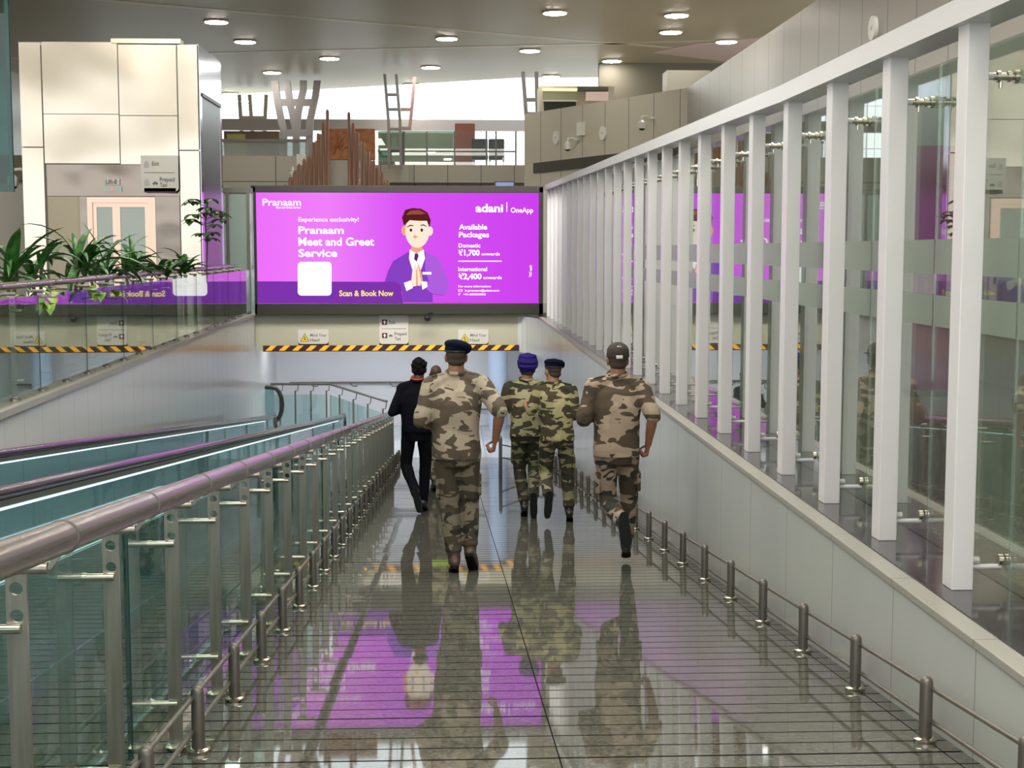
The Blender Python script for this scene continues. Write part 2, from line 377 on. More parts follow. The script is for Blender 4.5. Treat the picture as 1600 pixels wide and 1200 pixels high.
struct('wall_back', bxm(5, 16, 47, 47.3, 0, 7.6), mat('dim far wall', (.13, .12, .09), .6), 'dim far wall above the angled grey wall')

# ceiling
CZ = 7.55
bm = B()
pl = [(-30, -14), (30, -14), (30, 49), (at(812, 130, 51).x, 51.2), (at(340, 160, 58).x, 57.5), (-30, 58)]
prism(bm, pl, 'z', CZ, CZ+.3)
struct('ceiling', bm, m_ceil, 'grey ceiling of the terminal hall')
for k, (ya, yb) in enumerate([(19.8, 17.6), (24.6, 21.0), (31.5, 26.0), (35, 30.5), (33.0, 46.0), (46.5, 41.0)]):
    bm = B(); hexa(bm, [(-14, ya, CZ-.012), (-14, ya+.3, CZ-.012), (-14, ya+.3, CZ+.01), (-14, ya, CZ+.01)], [(12, yb, CZ-.012), (12, yb+.3, CZ-.012), (12, yb+.3, CZ+.01), (12, yb, CZ+.01)])
    struct('trim_%d' % (6+k), bm, m_ceilrib, 'pale joint strip across the ceiling, %s' % ['first from the camera', 'second from the camera', 'third from the camera', 'fourth from the camera', 'slanting the other way', 'farthest from the camera'][k])
# end of hall glazing
bm = B(); yw = 60
for i in range(21): tube(bm, [(-22+i*1.8, yw, 0), (-22+i*1.8, yw, 9)], .03, 6)
for j in range(6): tube(bm, [(-22, yw, 3.9+j*.9), (14, yw, 3.9+j*.9)], .02, 6)
wf = struct('window_1', bm, mat('pale mullion', (.8, .82, .85), .4), 'wide glazed end wall of the hall, blown out by daylight')
g = obj('pane', bxm(-22, 14, yw+.05, yw+.08, 0, 9), m_wglass, wf); g['kind'] = 'structure'
# bright sky light sill beam
struct('trim_12', bxm(-14, 4.2, 54.5, 54.9, at(700, 200, 54.5).z-.1, at(700, 192, 54.5).z+.12), mat('pale sill beam', (.42, .38, .36), .5), 'pale beam under the far glazing')

# ------------------------------------------------------------------ downlights
def downlight(px, py, label, Y=None):
    d = ray(px, py); t = (CZ-.04-CAMZ)/d.z; p = Vector((0, 0, CAMZ)) + d*t
    e = thing('ceiling_downlight', label, 'ceiling light', (p.x, p.y, CZ-.03), 'round ceiling downlights')
    bm = B(); lathe(bm, [(.30, -.012), (.335, -.012), (.34, .02), (.30, .02)], n=28); obj('trim_ring', bm, m_trim, e, smooth=True)
    bm = B(); lathe(bm, [(.295, -.022), (.30, .0)], n=28); obj('lamp_lens', bm, m_lamp, e)
    return e
dl = [(338, 35, 'round ceiling downlight just right of the lift shaft top, nearest of the left cluster'),
 (383, 66, 'round ceiling downlight second along the diagonal from the lift shaft'),
 (425, 114, 'round ceiling downlight above the leftmost forked column'),
 (515, 92, 'round ceiling downlight above the copper mural, right of the forked column'),
 (360, 147, 'small distant ceiling downlight beside the right edge of the lift shaft'),
 (380, 158, 'smallest distant ceiling downlight above the ladder shaped column'),
 (673, 106, 'round ceiling downlight above the right ladder column'),
 (698, 61, 'round ceiling downlight high above the middle of the video wall'),
 (643, 133, 'distant ceiling downlight above the far glazing'),
 (867, 21, 'large round ceiling downlight at the top edge right of centre'),
 (828, 80, 'round ceiling downlight above the right end of the far glazing'),
 (956, 96, 'round ceiling downlight above the angled grey wall'),
 (861, 120, 'small ceiling downlight over the dim upper office'),
 (1057, 25, 'upper one of the close pair of ceiling downlights right of centre'),
 (1048, 51, 'lower one of the close pair of ceiling downlights right of centre'),
 (1063, 106, 'ceiling downlight above the corner of the grey walls'),
 (1135, 66, 'ceiling downlight inside the pale skylight fold at right'),
 (1111, 112, 'lowest ceiling downlight touching the top of the tall grey wall')]
for a in dl: downlight(*a)
for j, (x, y) in enumerate([(-8, 2), (0, 2), (8, 2), (-8, 10), (-1, 9), (4.2, 10), (-11, 17), (4.2, 17.5), (-8, -6), (0, -6), (8, -6)]):
    bm = B(); lathe(bm, [(.26, -.062), (.27, 0)], (0, 0, 0), 24)
    o = obj('ceiling_downlight', bm, m_lamp, None, (x, y, CZ-.02)); tag(o, 'round ceiling downlight overhead outside the picture', 'ceiling light', 'overhead downlights out of view')

# pale skylight fold
bm = B(); A = [at(1020, 84, 40), at(1075, 70, 40), at(1190, 66, 40), at(1160, 84, 40), at(1136, 97, 40)]
for p in A: p.z = 0
def onceil(px, py):
    d = ray(px, py); t = (CZ-CAMZ-.02)/d.z; p = Vector((0, 0, CAMZ)) + d*t; return (p.x, p.y)
prism(bm, [onceil(*q) for q in ((1018, 82), (1074, 71), (1196, 58), (1165, 84), (1138, 97))], 'z', CZ-.02, CZ+.02)
struct('trim_13', bm, m_pink, 'pale pinkish fold in the ceiling at right')

# ------------------------------------------------------------------ glass partition with white posts (right)
def ptop(y): return 2.36 + (0 if y < 9 else (y-9)*.0165)
pt = thing('glass_partition', 'tall glass partition with white vertical posts and sloping white top rail on the right', 'partition', (2.22, 4.91, -.05))
O = Vector((2.22, 4.91, -.05))
npost = 26
ys = [4.91 + k*1.045 for k in range(npost)]
bm = B(); prev = None
tops = [3.6] + ys + [31.15]
for i in range(len(tops)-1):
    a, b = tops[i], tops[i+1]
    def sec(y): z = ptop(y); return [Vector((x, y, zz)) - O for x, zz in ((2.13, z), (2.31, z), (2.31, z+.105), (2.13, z+.105))]
    hexa(bm, sec(a), sec(b))
obj('top_rail', bm, m_post, pt)
for i, y in enumerate(ys):
    px = obj('post', bxm(-.047, .047, -.06, .06, 0, ptop(y)+.06, bev=.004), m_post, pt, (0, y-4.91, 0))
    bm = B()
    for z in (2.2 + .6*(ptop(y)-2.36), .12):
        tube(bm, [(.04, 0, z), (.09, 0, z)], .016, 10); 
    tube(bm, [(.035, 0, .09), (.19, 0, .09)], .012, 10)
    obj('spacer', bm, m_post, px)
    bm = B(); z = 2.2 + .6*(ptop(y)-2.36)
    tube(bm, [(.085, 0, z), (.20, 0, z)], .017, 12); tube(bm, [(.10, 0, z), (.115, 0, z)], .026, 12); tube(bm, [(.145, 0, z), (.16, 0, z)], .024, 12); tube(bm, [(.175, 0, z), (.195, 0, z)], .03, 12); tube(bm, [(.12, 0, z), (.12, 0, z-.05)], .008, 8)
    tube(bm, [(.175, 0, .12), (.195, 0, .12)], .026, 12)
    obj('glass_clamp', bm, m_pin, px, smooth=True)
    g = obj('glass_pane', bxm(.2, .212, -.065+.006, .975, 0, ptop(y)+.02), m_pglass, pt, (0, y-4.91, 0))
    fb = B(); box(fb, .1985, .1995, -.055, .97, 1.35, 1.52); box(fb, .1985, .1995, -.055, .97, 1.09, 1.245)
    if i < 14: obj('frosted_band', fb, m_frost, g)

# ------------------------------------------------------------------ railings
def fin_post_mesh(h, wd=.052):
    cu = bpy.data.curves.new('fin', 'CURVE'); cu.dimensions = '2D'; cu.fill_mode = 'BOTH'; cu.extrude = .006
    def poly(ps):
        s = cu.splines.new('POLY'); s.points.add(len(ps)-1); s.use_cyclic_u = True
        for i, p in enumerate(ps): s.points[i].co = (p[0], p[1], 0, 1)
    poly([(-wd/2, 0), (wd/2, 0), (wd/2, h), (-wd/2, h)])
    for z in (h-.055, h-.125): poly([(.017*math.cos(2*PI*k/20), z + .017*math.sin(2*PI*k/20)) for k in range(20)])
    me = bake(bpy.data.objects.new('fin', cu))
    for v in me.vertices: v.co = Vector((v.co.x, v.co.z, v.co.y))
    return me
fin = fin_post_mesh(.985)
shared = {}
def railing(name, label, xf, zf, y0, n, pitch, side, rail_h, y1, rail_r=.042, drx=.12, panes=True, ledge=False, glassm=None):
    """side=+1: handrail towards +x and glass towards -x of the posts"""
    O = Vector((xf(y0), y0, zf(y0)))
    t = thing(name, label, 'railing', O)
    def W(x, y, z): return Vector((x, y, z)) - O
    pts = []; yy = y0-1.2 if y0 < 6 else y0-.5; ya = yy
    while yy < y1: pts.append(W(xf(yy)+side*drx, yy, zf(yy)+rail_h)); yy += 1.0
    pts.append(W(xf(y1)+side*drx, y1, zf(y1)+rail_h))
    bm = B(); tube(bm, pts, rail_r, 20); obj('handrail', bm, m_rail, t, smooth=True)
    key = (name, side)
    for i in range(n):
        y = y0 + i*pitch; x = xf(y); z = zf(y); loc = W(x, y, z)
        p = obj('post', fin, m_steel, t, loc)
        if key not in shared:
            s = side
            pins = []
            for hz in (.83, .19):
                b1 = B(); tube(b1, [(-s*.088, -.016, hz), (-s*.074, -.016, hz), (-s*.0735, -.016, hz), (s*.012, -.016, hz)], [.0155, .0155, .013, .013], 12)
                pins.append(obj('pin', b1, m_pin, p, smooth=True))
            b2 = B(); tube(b2, [(-s*.04, -.02, .985), (s*.085, -.02, .985)], .0155, 12)
            hexa(b2, [(s*.075, -.026, .975), (s*.095, -.026, .985), (s*.095, -.014, .985), (s*.075, -.014, .975)], [(s*(drx-.012), -.026, rail_h-.03), (s*(drx+.01), -.026, rail_h-.03), (s*(drx+.01), -.014, rail_h-.03), (s*(drx-.012), -.014, rail_h-.03)])
            m2 = obj('bracket', b2, m_steel, p, smooth=True)
            b3 = B(); lathe(b3, [(.052, 0), (.052, .02), (.03, .028)], n=20); m3 = obj('shoe', b3, m_pin, p, smooth=True)
            b4 = B(); tube(b4, [(s*drx, -.018, rail_h+.018*SLOPE*(1 if zf(9) != zf(8) else 0)), (s*drx, -.008, rail_h)], rail_r+.003, 20); m4 = obj('joint_ring', b4, m_dsteel, p, smooth=True)
            shared[key] = (*pins, m2, m3, m4)
        else:
            for c in shared[key]:
                d = c.copy(); C.objects.link(d); d.parent = p
        if panes and i % 2 == 0:
            ya_, yb_ = y - pitch*.42, y + pitch*1.56
            gx = -side*.082
            def col(yq): return [W(xf(yq)+gx-.006, yq, zf(yq)+.07), W(xf(yq)+gx+.006, yq, zf(yq)+.07), W(xf(yq)+gx+.006, yq, zf(yq)+.955), W(xf(yq)+gx-.006, yq, zf(yq)+.955)]
            bm = B(); hexa(bm, col(ya_), col(yb_)); g = obj('glass_panel', bm, glassm or m_glass, t)
            bm = B()
            def c2(yq): return [W(xf(yq)+gx-.007, yq, zf(yq)+.07), W(xf(yq)+gx+.007, yq, zf(yq)+.07), W(xf(yq)+gx+.007, yq, zf(yq)+.955), W(xf(yq)+gx-.007, yq, zf(yq)+.955)]
            hexa(bm, c2(ya_-.0005), c2(ya_+.004)); obj('glass_edge', bm, m_gedge, g)
            bm = B(); hexa(bm, c2(yb_-.004), c2(yb_+.0005)); obj('glass_edge', bm, m_gedge, g)
    return t
railing('glass_railing', 'steel and glass railing with round handrail along the left edge of the ramp', lambda y: -1.085-.0006*(y-5)**2*.0, lambda y: rz(y), 3.52, 25, .98, 1, 1.06, 27.7)
railing('glass_railing', 'level steel and glass railing on the upper floor at left in front of the plants', lambda y: lx(y)-.12, lambda y: .03, 12.15, 19, .96, -1, 1.05, 29.6, rail_r=.036, glassm=glass('upper railing glass', (.66, .76, .68), .07, .95))

# low guard rails with short bollards
def guard(label, x, y0, n, pitch, side):
    O = Vector((x, y0, rz(y0))); t = thing('low_guard_rail', label, 'guard rail', O)
    bmp = None
    for i in range(n):
        y = y0+i*pitch; loc = Vector((x, y, rz(y))) - O
        if bmp is None:
            b = B(); lathe(b, [(.026, 0), (.026, .245), (.0235, .258), (.016, .268), (.004, .272)], n=18); bmp = b
            p = obj('short_post', b, m_dsteel, t, loc, True); me = p.data
            b = B(); lathe(b, [(.046, -.004), (.046, .018), (.04, .024), (.027, .026)], n=20); r = obj('base_ring', b, m_pin, p, smooth=True); rme = r
        else:
            p = obj('short_post', me, m_dsteel, t, loc)
            d = rme.copy(); C.objects.link(d); d.parent = p
    ya, yb = y0-.5, y0+(n-1)*pitch+.02
    for h in (.222, .088):
        b = B(); tube(b, [Vector((x+side*.022, yy_, rz(yy_)+h))-O for yy_ in [ya+(yb-ya)*q/60 for q in range(61)]], .0105, 12); obj('bar', b, m_steel, t, smooth=True)
guard('low double-bar guard rail on short posts along the foot of the right white wall', 1.90, 4.43, 26, .968, 1)
guard('low double-bar guard rail on short posts in front of the left glass railing', -.985, 3.55, 27, .93, -1)

# ------------------------------------------------------------------ travelator
O = Vector((-2.93, 2, rz(2)))
tv = thing('moving_walkway', 'inclined moving walkway with teal glass sides and white light strips left of the ramp', 'escalator', O)
def sl(bm, xa, xb, ha, hb, ya=0.5, yb=29.6):
    hexa(bm, [Vector(p)-O for p in ((xa, ya, rz(ya)+ha), (xb, ya, rz(ya)+ha), (xb, ya, rz(ya)+hb), (xa, ya, rz(ya)+hb))],
             [Vector(p)-O for p in ((xa, yb, rz(yb)+ha), (xb, yb, rz(yb)+ha), (xb, yb, rz(yb)+hb), (xa, yb, rz(yb)+hb))])
bm = B(); sl(bm, -3.5, -2.36, -.22, -.02); obj('pallet_belt', bm, m_belt, tv)
for xa, xb in ((-2.36, -1.91), (-3.86, -3.5)):
    bm = B(); sl(bm, xa, xb, -.55, .10); obj('side_cladding', bm, m_eclad, tv)
for xc in (-2.2, -3.66):
    bm = B(); yq = .5; k = 0
    while yq < 29:
        sl(bm, xc-.006, xc+.006, .10, .90, yq, min(yq+1.45, 29.3)); yq += 1.46
    obj('balustrade_glass', bm, m_eglass, tv)
    pts = [(xc, y, rz(y)+.93) for y in [0.4+k*1.0 for k in range(29)]]
    for k in range(1, 10):
        a = PI*k/9; y = 28.5 + .9 + math.sin(a)*.42; h = .93-.42+.42*math.cos(a)
        pts.append((xc, y, rz(28.9)+h-.02))
    bm = B(); tube(bm, [Vector(p)-O for p in pts], .036, 12); obj('rubber_handrail', bm, m_hblack, tv, smooth=True)
    bm = B(); sl(bm, xc-.022, xc+.022, .865, .898, .5, 28.9); obj('rail_profile', bm, m_steel, tv)
    bm = B(); sl(bm, xc-.009, xc+.009, .845, .857, .5, 28.0); obj('light_strip', bm, m_led, tv)
bm = B(); sl(bm, -1.95, -1.93, .60, .625, .6, 12); obj('light_strip', bm, m_led, tv)
bm = B(); yq = .5
while yq < 29:
    sl(bm, -1.93, -1.918, .10, .595, yq, min(yq+1.2, 29.3)); yq += 1.21
obj('outer_glass', bm, m_eglass, tv)

# far newel of the neighbouring escalator
c = at(425, 630, 33); O2 = Vector((c.x, 33, LZ))
nt_ = thing('escalator_newel', 'black curved handrail end of an escalator beyond the tunnel mouth at left', 'escalator', O2)
bm = B(); pts = [(-.9, 0, 1.25), (0, 0, 1.24)]
for k in range(1, 9):
    a = PI*k/8; pts.append((.22*math.sin(a)+.02, 0, 1.24-.40+.40*math.cos(a)))
tube(bm, pts, .05, 12); obj('rubber_handrail', bm, m_black, nt_, smooth=True)
bm = B(); box(bm, -.9, .05, -.01, .01, .35, 1.2); obj('balustrade_glass', bm, m_eglass, nt_)
bm = B(); box(bm, -.9, .25, -.15, .15, 0, .35); obj('base', bm, m_eclad, nt_)

# lower level glass railing
O3 = Vector((-4.1, 34.3, LZ))
lr = thing('lower_glass_railing', 'slim steel and glass railing on the lower level bending down towards the ramp end', 'railing', O3)
path = [at(418, 600, 34.3), at(515, 600, 33.9), at(604, 627, 30.6)]
bm = B(); tube(bm, [p-O3 for p in path], .03, 12); obj('handrail', bm, m_dsteel, lr, smooth=True)
for u in [(0, k/4.0) for k in range(0, 4)] + [(1, k/4.0) for k in range(0, 5)]:
    p = path[u[0]].lerp(path[u[0]+1], u[1])
    bm = B(); box(bm, p.x-.02-O3.x-.08, p.x+.02-O3.x-.08, p.y-.006-O3.y, p.y+.006-O3.y, 0, p.z-.17-LZ)
    tube(bm, [p-O3+Vector((-.09, 0, -.17)), p-O3+Vector((-.02, 0, -.16)), p-O3], .012, 8); obj('post', bm, m_dsteel, lr)
for a, b in ((0, 1), (1, 2)):
    pa, pb = path[a]-O3, path[b]-O3
    bm = B(); hexa(bm, [Vector((pa.x, pa.y-.05, .08)), Vector((pa.x, pa.y-.04, .08)), Vector((pa.x, pa.y-.04, pa.z-.25)), Vector((pa.x, pa.y-.05, pa.z-.25))], [Vector((pb.x-.1, pb.y-.05, .08)), Vector((pb.x-.1, pb.y-.04, .08)), Vector((pb.x-.1, pb.y-.04, pb.z-.25)), Vector((pb.x-.1, pb.y-.05, pb.z-.25))])
    obj('glass_panel', bm, m_lglass, lr)
# wall handrail on back wall
pz = at(700, 597, 35.5).z
wh = thing('wall_handrail', 'thin steel handrail fixed along the white back wall of the lower level', 'handrail', (0, 35.5, LZ))
bm = B(); tube(bm, [(-4, 0, pz-LZ), (3.0, 0, pz-LZ)], .022, 10); tube(bm, [(-1.5, -.02, .42), (3, -.02, .42)], .018, 8); obj('bar', bm, m_dsteel, wh, smooth=True)
for k in range(7):
    bm = B(); x = -3.5+k*1.0; tube(bm, [(x, 0, pz-LZ), (x+.1, -.0, pz-LZ-.1), (x+.2, .1, pz-LZ-.1)], .012, 8); obj('bracket', bm, m_dsteel, wh)
# lower ceiling lamps
for k in range(5):
    o = obj('recessed_lamp', bxm(-.55, .55, -.09, .09, -.012, .01), m_cove, None, (-3.6+k*1.2, 33.0, SOF+.292))
    tag(o, 'recessed lamp in the low ceiling washing the back wall', 'ceiling light', 'recessed lamps of the lower level')

g_ = ground(782, 742); bp_ = thing('barrier_post', 'slim dark barrier post with two wires standing far down the ramp', 'barrier', (g_.x, g_.y, rz(g_.y)))
bm = B(); lathe(bm, [(.03, 0), (.03, .62), (.02, .66), (.004, .68)], n=14); obj('post', bm, m_dsteel, bp_, smooth=True)
for hz in (.30, .52):
    bm = B(); tube(bm, [(0, 0, hz), (.5, .4, hz-.16), (1.0, .8, hz-.2)], .012, 8); obj('wire', bm, m_dsteel, bp_, smooth=True)
# ------------------------------------------------------------------ video wall
BY = 31.0
def bb(px, py): return at(px, py, BY)
c0 = bb(395, 490); c1 = bb(849, 292)
bx0, bx1, bz0, bz1 = c0.x, c1.x, .0, c1.z
OB = Vector(((bx0+bx1)/2, BY, 0))
vw = thing('video_wall', 'huge bright purple advertising screen in a dark frame above the tunnel mouth', 'screen', OB)
sx0, sx1 = bb(401, 400).x, bb(842, 400).x; sz0, sz1 = bb(620, 474).z, bb(620, 301).z
bm = B()
fx0, fx1 = bx0-OB.x, bx1-OB.x
box(bm, fx0, fx1, 0, .35, sz1, bz1+.02, .01); box(bm, fx0, fx1, 0, .35, bz0+.0, sz0, .01)
box(bm, fx0, sx0-OB.x, 0, .35, bz0, bz1, .01); box(bm, sx1-OB.x, fx1, 0, .35, bz0, bz1, .01)
box(bm, fx0, fx1, .06, .34, bz0, bz1)
obj('frame', bm, m_frame, vw)
m_scr = bpy.data.materials.new('purple screen picture'); m_scr.use_nodes = True; m_scr.node_tree.nodes.clear()
o_ = N(m_scr, 'ShaderNodeOutputMaterial'); e_ = N(m_scr, 'ShaderNodeEmission'); tc = N(m_scr, 'ShaderNodeTexCoord'); sp = N(m_scr, 'ShaderNodeSeparateXYZ')
cr = N(m_scr, 'ShaderNodeValToRGB'); mr = N(m_scr, 'ShaderNodeMapRange'); mr.inputs[1].default_value = sx0-OB.x; mr.inputs[2].default_value = sx1-OB.x
L(m_scr, tc.outputs['Object'], sp.inputs[0]); L(m_scr, sp.outputs['X'], mr.inputs[0]); L(m_scr, mr.outputs[0], cr.inputs[0]); L(m_scr, cr.outputs[0], e_.inputs[0]); L(m_scr, e_.outputs[0], o_.inputs[0])
cr.color_ramp.elements[0].position = 0; cr.color_ramp.elements[0].color = (*srgb(238, 112, 252), 1)
cr.color_ramp.elements[1].position = 1; cr.color_ramp.elements[1].color = (*srgb(204, 66, 238), 1)
e = cr.color_ramp.elements.new(.25); e.color = (*srgb(240, 128, 250), 1)
e = cr.color_ramp.elements.new(.5); e.color = (*srgb(218, 84, 246), 1)
e_.inputs[1].default_value = 1.0
scr = obj('screen', bxm(sx0-OB.x, sx1-OB.x, .05, .055, sz0, sz1), m_scr, vw)
LAY = [.049]
def flat(ptspx, m, name='picture_shape', smooth_n=0):
    LAY[0] -= .0012
    ps = [bb(*p) for p in ptspx]
    bm = B(); vs = [bm.verts.new((p.x-OB.x, LAY[0], p.z)) for p in ps]; f = bm.faces.new(vs)
    bmesh.ops.triangulate(bm, faces=[f])
    return obj(name, bm, m, scr)
def ell(cx, cy, rx, ry, n=28, a=0):
    return [(cx+rx*math.cos(2*PI*k/n)*math.cos(a)-ry*math.sin(2*PI*k/n)*math.sin(a), cy+rx*math.cos(2*PI*k/n)*math.sin(a)+ry*math.sin(2*PI*k/n)*math.cos(a)) for k in range(n)]
def G(r, g, b, s=1.0):
    return glow('screen colour %d %d %d' % (r, g, b), srgb(r, g, b), s)
g_w = G(255, 252, 255, 1.1); g_band = G(126, 52, 172); g_suit = G(136, 66, 196); g_suitl = G(176, 96, 222); g_sk = G(252, 236, 214); g_sk2 = G(240, 170, 130); g_hair = G(92, 30, 30); g_hairl = G(150, 80, 60); g_dk = G(70, 22, 60); g_y = G(255, 240, 120, 1.05); g_tie = G(96, 46, 130)
# figure in a purple suit with pressed palms (generic)
flat([(601, 440), (606, 424), (614, 408), (626, 401), (637, 394), (651, 392), (665, 394), (680, 400), (689, 410), (696, 428), (701, 444), (700, 456), (692, 462), (676, 460), (676, 472.5), (630, 472.5), (628, 455), (604, 450)], g_suit)
flat([(665, 394), (680, 400), (689, 410), (696, 428), (701, 444), (700, 456), (692, 461), (676, 459), (666, 452), (668, 440), (680, 444), (678, 428), (664, 420)], g_suitl)
flat([(640, 390), (662, 390), (664, 404), (656, 426), (650, 434), (645, 424), (639, 404)], g_w)
flat([(648, 396), (653, 396), (654, 400), (651, 409), (647, 405)], g_tie)
flat(ell(632, 360, 5, 8), g_sk2); flat(ell(671, 361, 5.5, 7.5), g_sk)
flat([(643, 380), (659, 380), (660, 391), (651, 396), (642, 391)], g_sk2)
flat(ell(652, 361, 19, 26), g_sk)
flat([(631, 352), (628, 340), (633, 328), (644, 325), (658, 326), (668, 332), (673, 344), (671, 356), (667, 345), (654, 345), (640, 344), (634, 350)], g_hair)
flat([(634, 336), (641, 329), (655, 328), (666, 334), (655, 335), (643, 335)], g_hairl)
flat([(636, 354), (641, 351), (646, 352), (646, 353.3), (641, 353), (636, 355.5)], g_hair); flat([(657, 351.5), (662, 350.5), (666, 353), (666, 354.5), (662, 352.2), (657, 353)], g_hair)
flat(ell(642, 359.5, 2, 2.6), g_dk); flat(ell(659, 359.5, 2, 2.6), g_dk)
flat([(645, 370), (648, 367), (653, 370), (648, 373)], g_sk2)
flat([(642, 446), (644, 424), (649, 410), (652, 424), (653, 446), (645, 448)], g_sk); flat([(650, 446), (650, 424), (654, 412), (658, 424), (661, 440), (657, 447)], g_sk2)
flat([(653, 446), (652, 424), (653, 414), (655, 424), (658, 440), (656, 446)], g_sk)
flat([(631, 442), (642, 438), (645, 450), (635, 455)], g_w); flat([(658, 440), (667, 440), (668, 448), (660, 453)], g_w)
flat([(660, 425), (674, 425), (674, 429), (660, 429)], g_w)
# lower band and code card without its code
flat([(401, 439.5), (618, 440.5), (626, 446), (630, 474), (401, 474)], g_band)
def rrect(x0, y0, x1, y1, r):
    o = []
    for cx, cy, a0 in ((x1-r, y1-r, 0), (x0+r, y1-r, 90), (x0+r, y0+r, 180), (x1-r, y0+r, 270)):
        for k in range(6): a = R(a0+k*18); o.append((cx+r*math.cos(a), cy+r*math.sin(a)))
    return o
flat(rrect(465, 409, 518, 462, 6), g_w, 'blank_card')
def txt(s, px, py, hpx, wpx, m=g_w, bold=.02, name='lettering'):
    """baseline-left at pixel, cap height in px, width in px"""
    LAY[0] -= .0006
    p = bb(px, py); k = BY/2200
    me = text_mesh(s, hpx*k/.70, bold=bold, width=wpx*k)
    o = obj(name, me, m, scr, (p.x-OB.x, LAY[0], p.z)); return o
txt('Pranaam', 410, 321, 10.5, 59); txt('Meet and Greet Service', 431, 325.5, 3.2, 38, bold=.03)
txt('Experience exclusivity!', 466, 346, 6.5, 93)
txt('Pranaam', 466, 365, 11, 70, bold=.03); txt('Meet and Greet', 466, 383.5, 12, 117, bold=.03); txt('Service', 466, 401, 11.5, 60, bold=.03)
txt('Scan & Book Now', 530, 462.5, 8.5, 84, g_y, .025)
txt('adani', 743, 331, 12, 43, bold=.035); txt('OneApp', 798, 332, 7.5, 35, bold=.025)
flat([(791.2, 316), (792.6, 316), (792.6, 331), (791.2, 331)], g_w)
txt('Available', 717, 358.5, 8, 44, bold=.03); txt('Packages', 717, 370.5, 8, 47, bold=.03)
txt('Domestic', 716.5, 386.5, 6, 34, bold=.03); txt('\u20b91,700', 716.5, 399, 8.5, 33, bold=.04); txt('onwards', 752, 399, 4.6, 29, bold=.03)
flat([(716, 407.3), (784, 407.3), (784, 409), (716, 409)], g_w)
txt('International', 716, 423.5, 6, 45, bold=.03); txt('\u20b92,400', 716.5, 436, 8.5, 36, bold=.04); txt('onwards', 755, 436, 4.6, 29, bold=.03)
txt('For more information:', 716, 449, 3.2, 51, bold=.03); txt('\u2709  in.pranaam@adani.com', 716, 455.5, 3.2, 64, bold=.03); txt('\u2706  +91-9876543210'.replace('9876543210', '0000000000'), 716, 461.5, 3.2, 43, bold=.03)
v = txt('T&C apply', 830.5, 433, 3.6, 19, bold=.03); v.rotation_euler = (0, -PI/2, 0)

# hazard tape on the beam
TY = 31.16
tz0, tz1 = at(600, 547.5, TY).z, at(600, 539.5, TY).z
tx0, tx1 = at(411, 544, TY).x, at(811, 544, TY).x
tp = thing('hazard_tape', 'yellow and dark maroon diagonal hazard tape along the lower edge of the beam', 'tape', (tx0, TY, tz0))
obj('backing', bxm(0, tx1-tx0, 0, .03, -.02, tz1-tz0), m_hred, tp)
H = tz1-tz0; x = .05; bm = B()
while x < tx1-tx0-.25:
    prism(bm, [(x, 0), (x+.13, 0), (x+.13+H*1.1, H), (x+H*1.1, H)], 'y', -.004, .0); x += .292
obj('yellow_stripes', bm, m_yellow, tp)
# beam signs
def sign(px0, py0, px1, py1, label, name='sign', Y=31.17, rows=()):
    a, b = at(px0, py1, Y), at(px1, py0, Y)
    t = thing(name, label, 'sign', (a.x, Y, a.z)); W_, H_ = b.x-a.x, b.z-a.z
    r = W_*.1; poly = [(0, H_), (0, r)]
    for k in range(1, 6): aa = PI+PI/2*k/6; poly.append((r+r*math.cos(aa), r+r*math.sin(aa)))
    poly.append((r, 0)); poly.append((W_-r, 0))
    for k in range(1, 6): aa = 3*PI/2+PI/2*k/6; poly.append((W_-r+r*math.cos(aa), r+r*math.sin(aa)))
    poly += [(W_, r), (W_, H_)]
    bm = B(); prism(bm, poly[::-1], 'y', 0, .025); obj('plate', bm, m_paper, t)
    return t, W_, H_
def stext(t, s, x, z, cap, m=m_signtx, bold=.015, width=None):
    me = text_mesh(s, cap/.70, bold=bold, width=width); return obj('lettering', me, m, t, (x, -.004, z))
for px in (466, 716):
    t, W_, H_ = sign(px, 515, px+47, 537.5, 'white caution sign with yellow triangle at the %s end of the beam' % ('left' if px < 600 else 'right'), 'warning_sign')
    bm = B(); prism(bm, [(W_*.08, H_*.2), (W_*.36, H_*.2), (W_*.22, H_*.72)], 'y', -.004, 0); g = obj('triangle', bm, mat('caution yellow', (.65, .52, .02), .4), t)
    bm = B()
    for u, v, w2, h2 in ((.08, .17, .28, .03),): box(bm, W_*u, W_*(u+w2), -.007, -.004, H_*v, H_*(v+h2))
    tube(bm, [(W_*.08, -.006, H_*.19), (W_*.22, -.006, H_*.74), (W_*.36, -.006, H_*.19)], .008, 6)
    tube(bm, [(W_*.22, -.006, H_*.52), (W_*.2, -.006, H_*.38), (W_*.25, -.006, H_*.28)], .012, 6); obj('pictogram', bm, m_signtx, t)
    stext(t, 'Mind Your', W_*.40, H_*.52, H_*.2, width=W_*.54); stext(t, 'Head', W_*.40, H_*.18, H_*.2, width=W_*.30)
    b = obj('rim', bxm(0, W_, .026, .035, -.03, .06), m_maroon, t)
def arrow(t, x, z, s, kind='up'):
    bm = B(); box(bm, x, x+s, -.004, 0, z, z+s); obj('arrow_block', bm, m_maroon, t)
    bm = B(); prism(bm, [(x+s*.2, z+s*.5), (x+s*.5, z+s*.85), (x+s*.8, z+s*.5), (x+s*.6, z+s*.5), (x+s*.6, z+s*.18), (x+s*.4, z+s*.18), (x+s*.4, z+s*.5)][::-1], 'y', -.008, -.004); obj('arrow', bm, m_wplast, t)
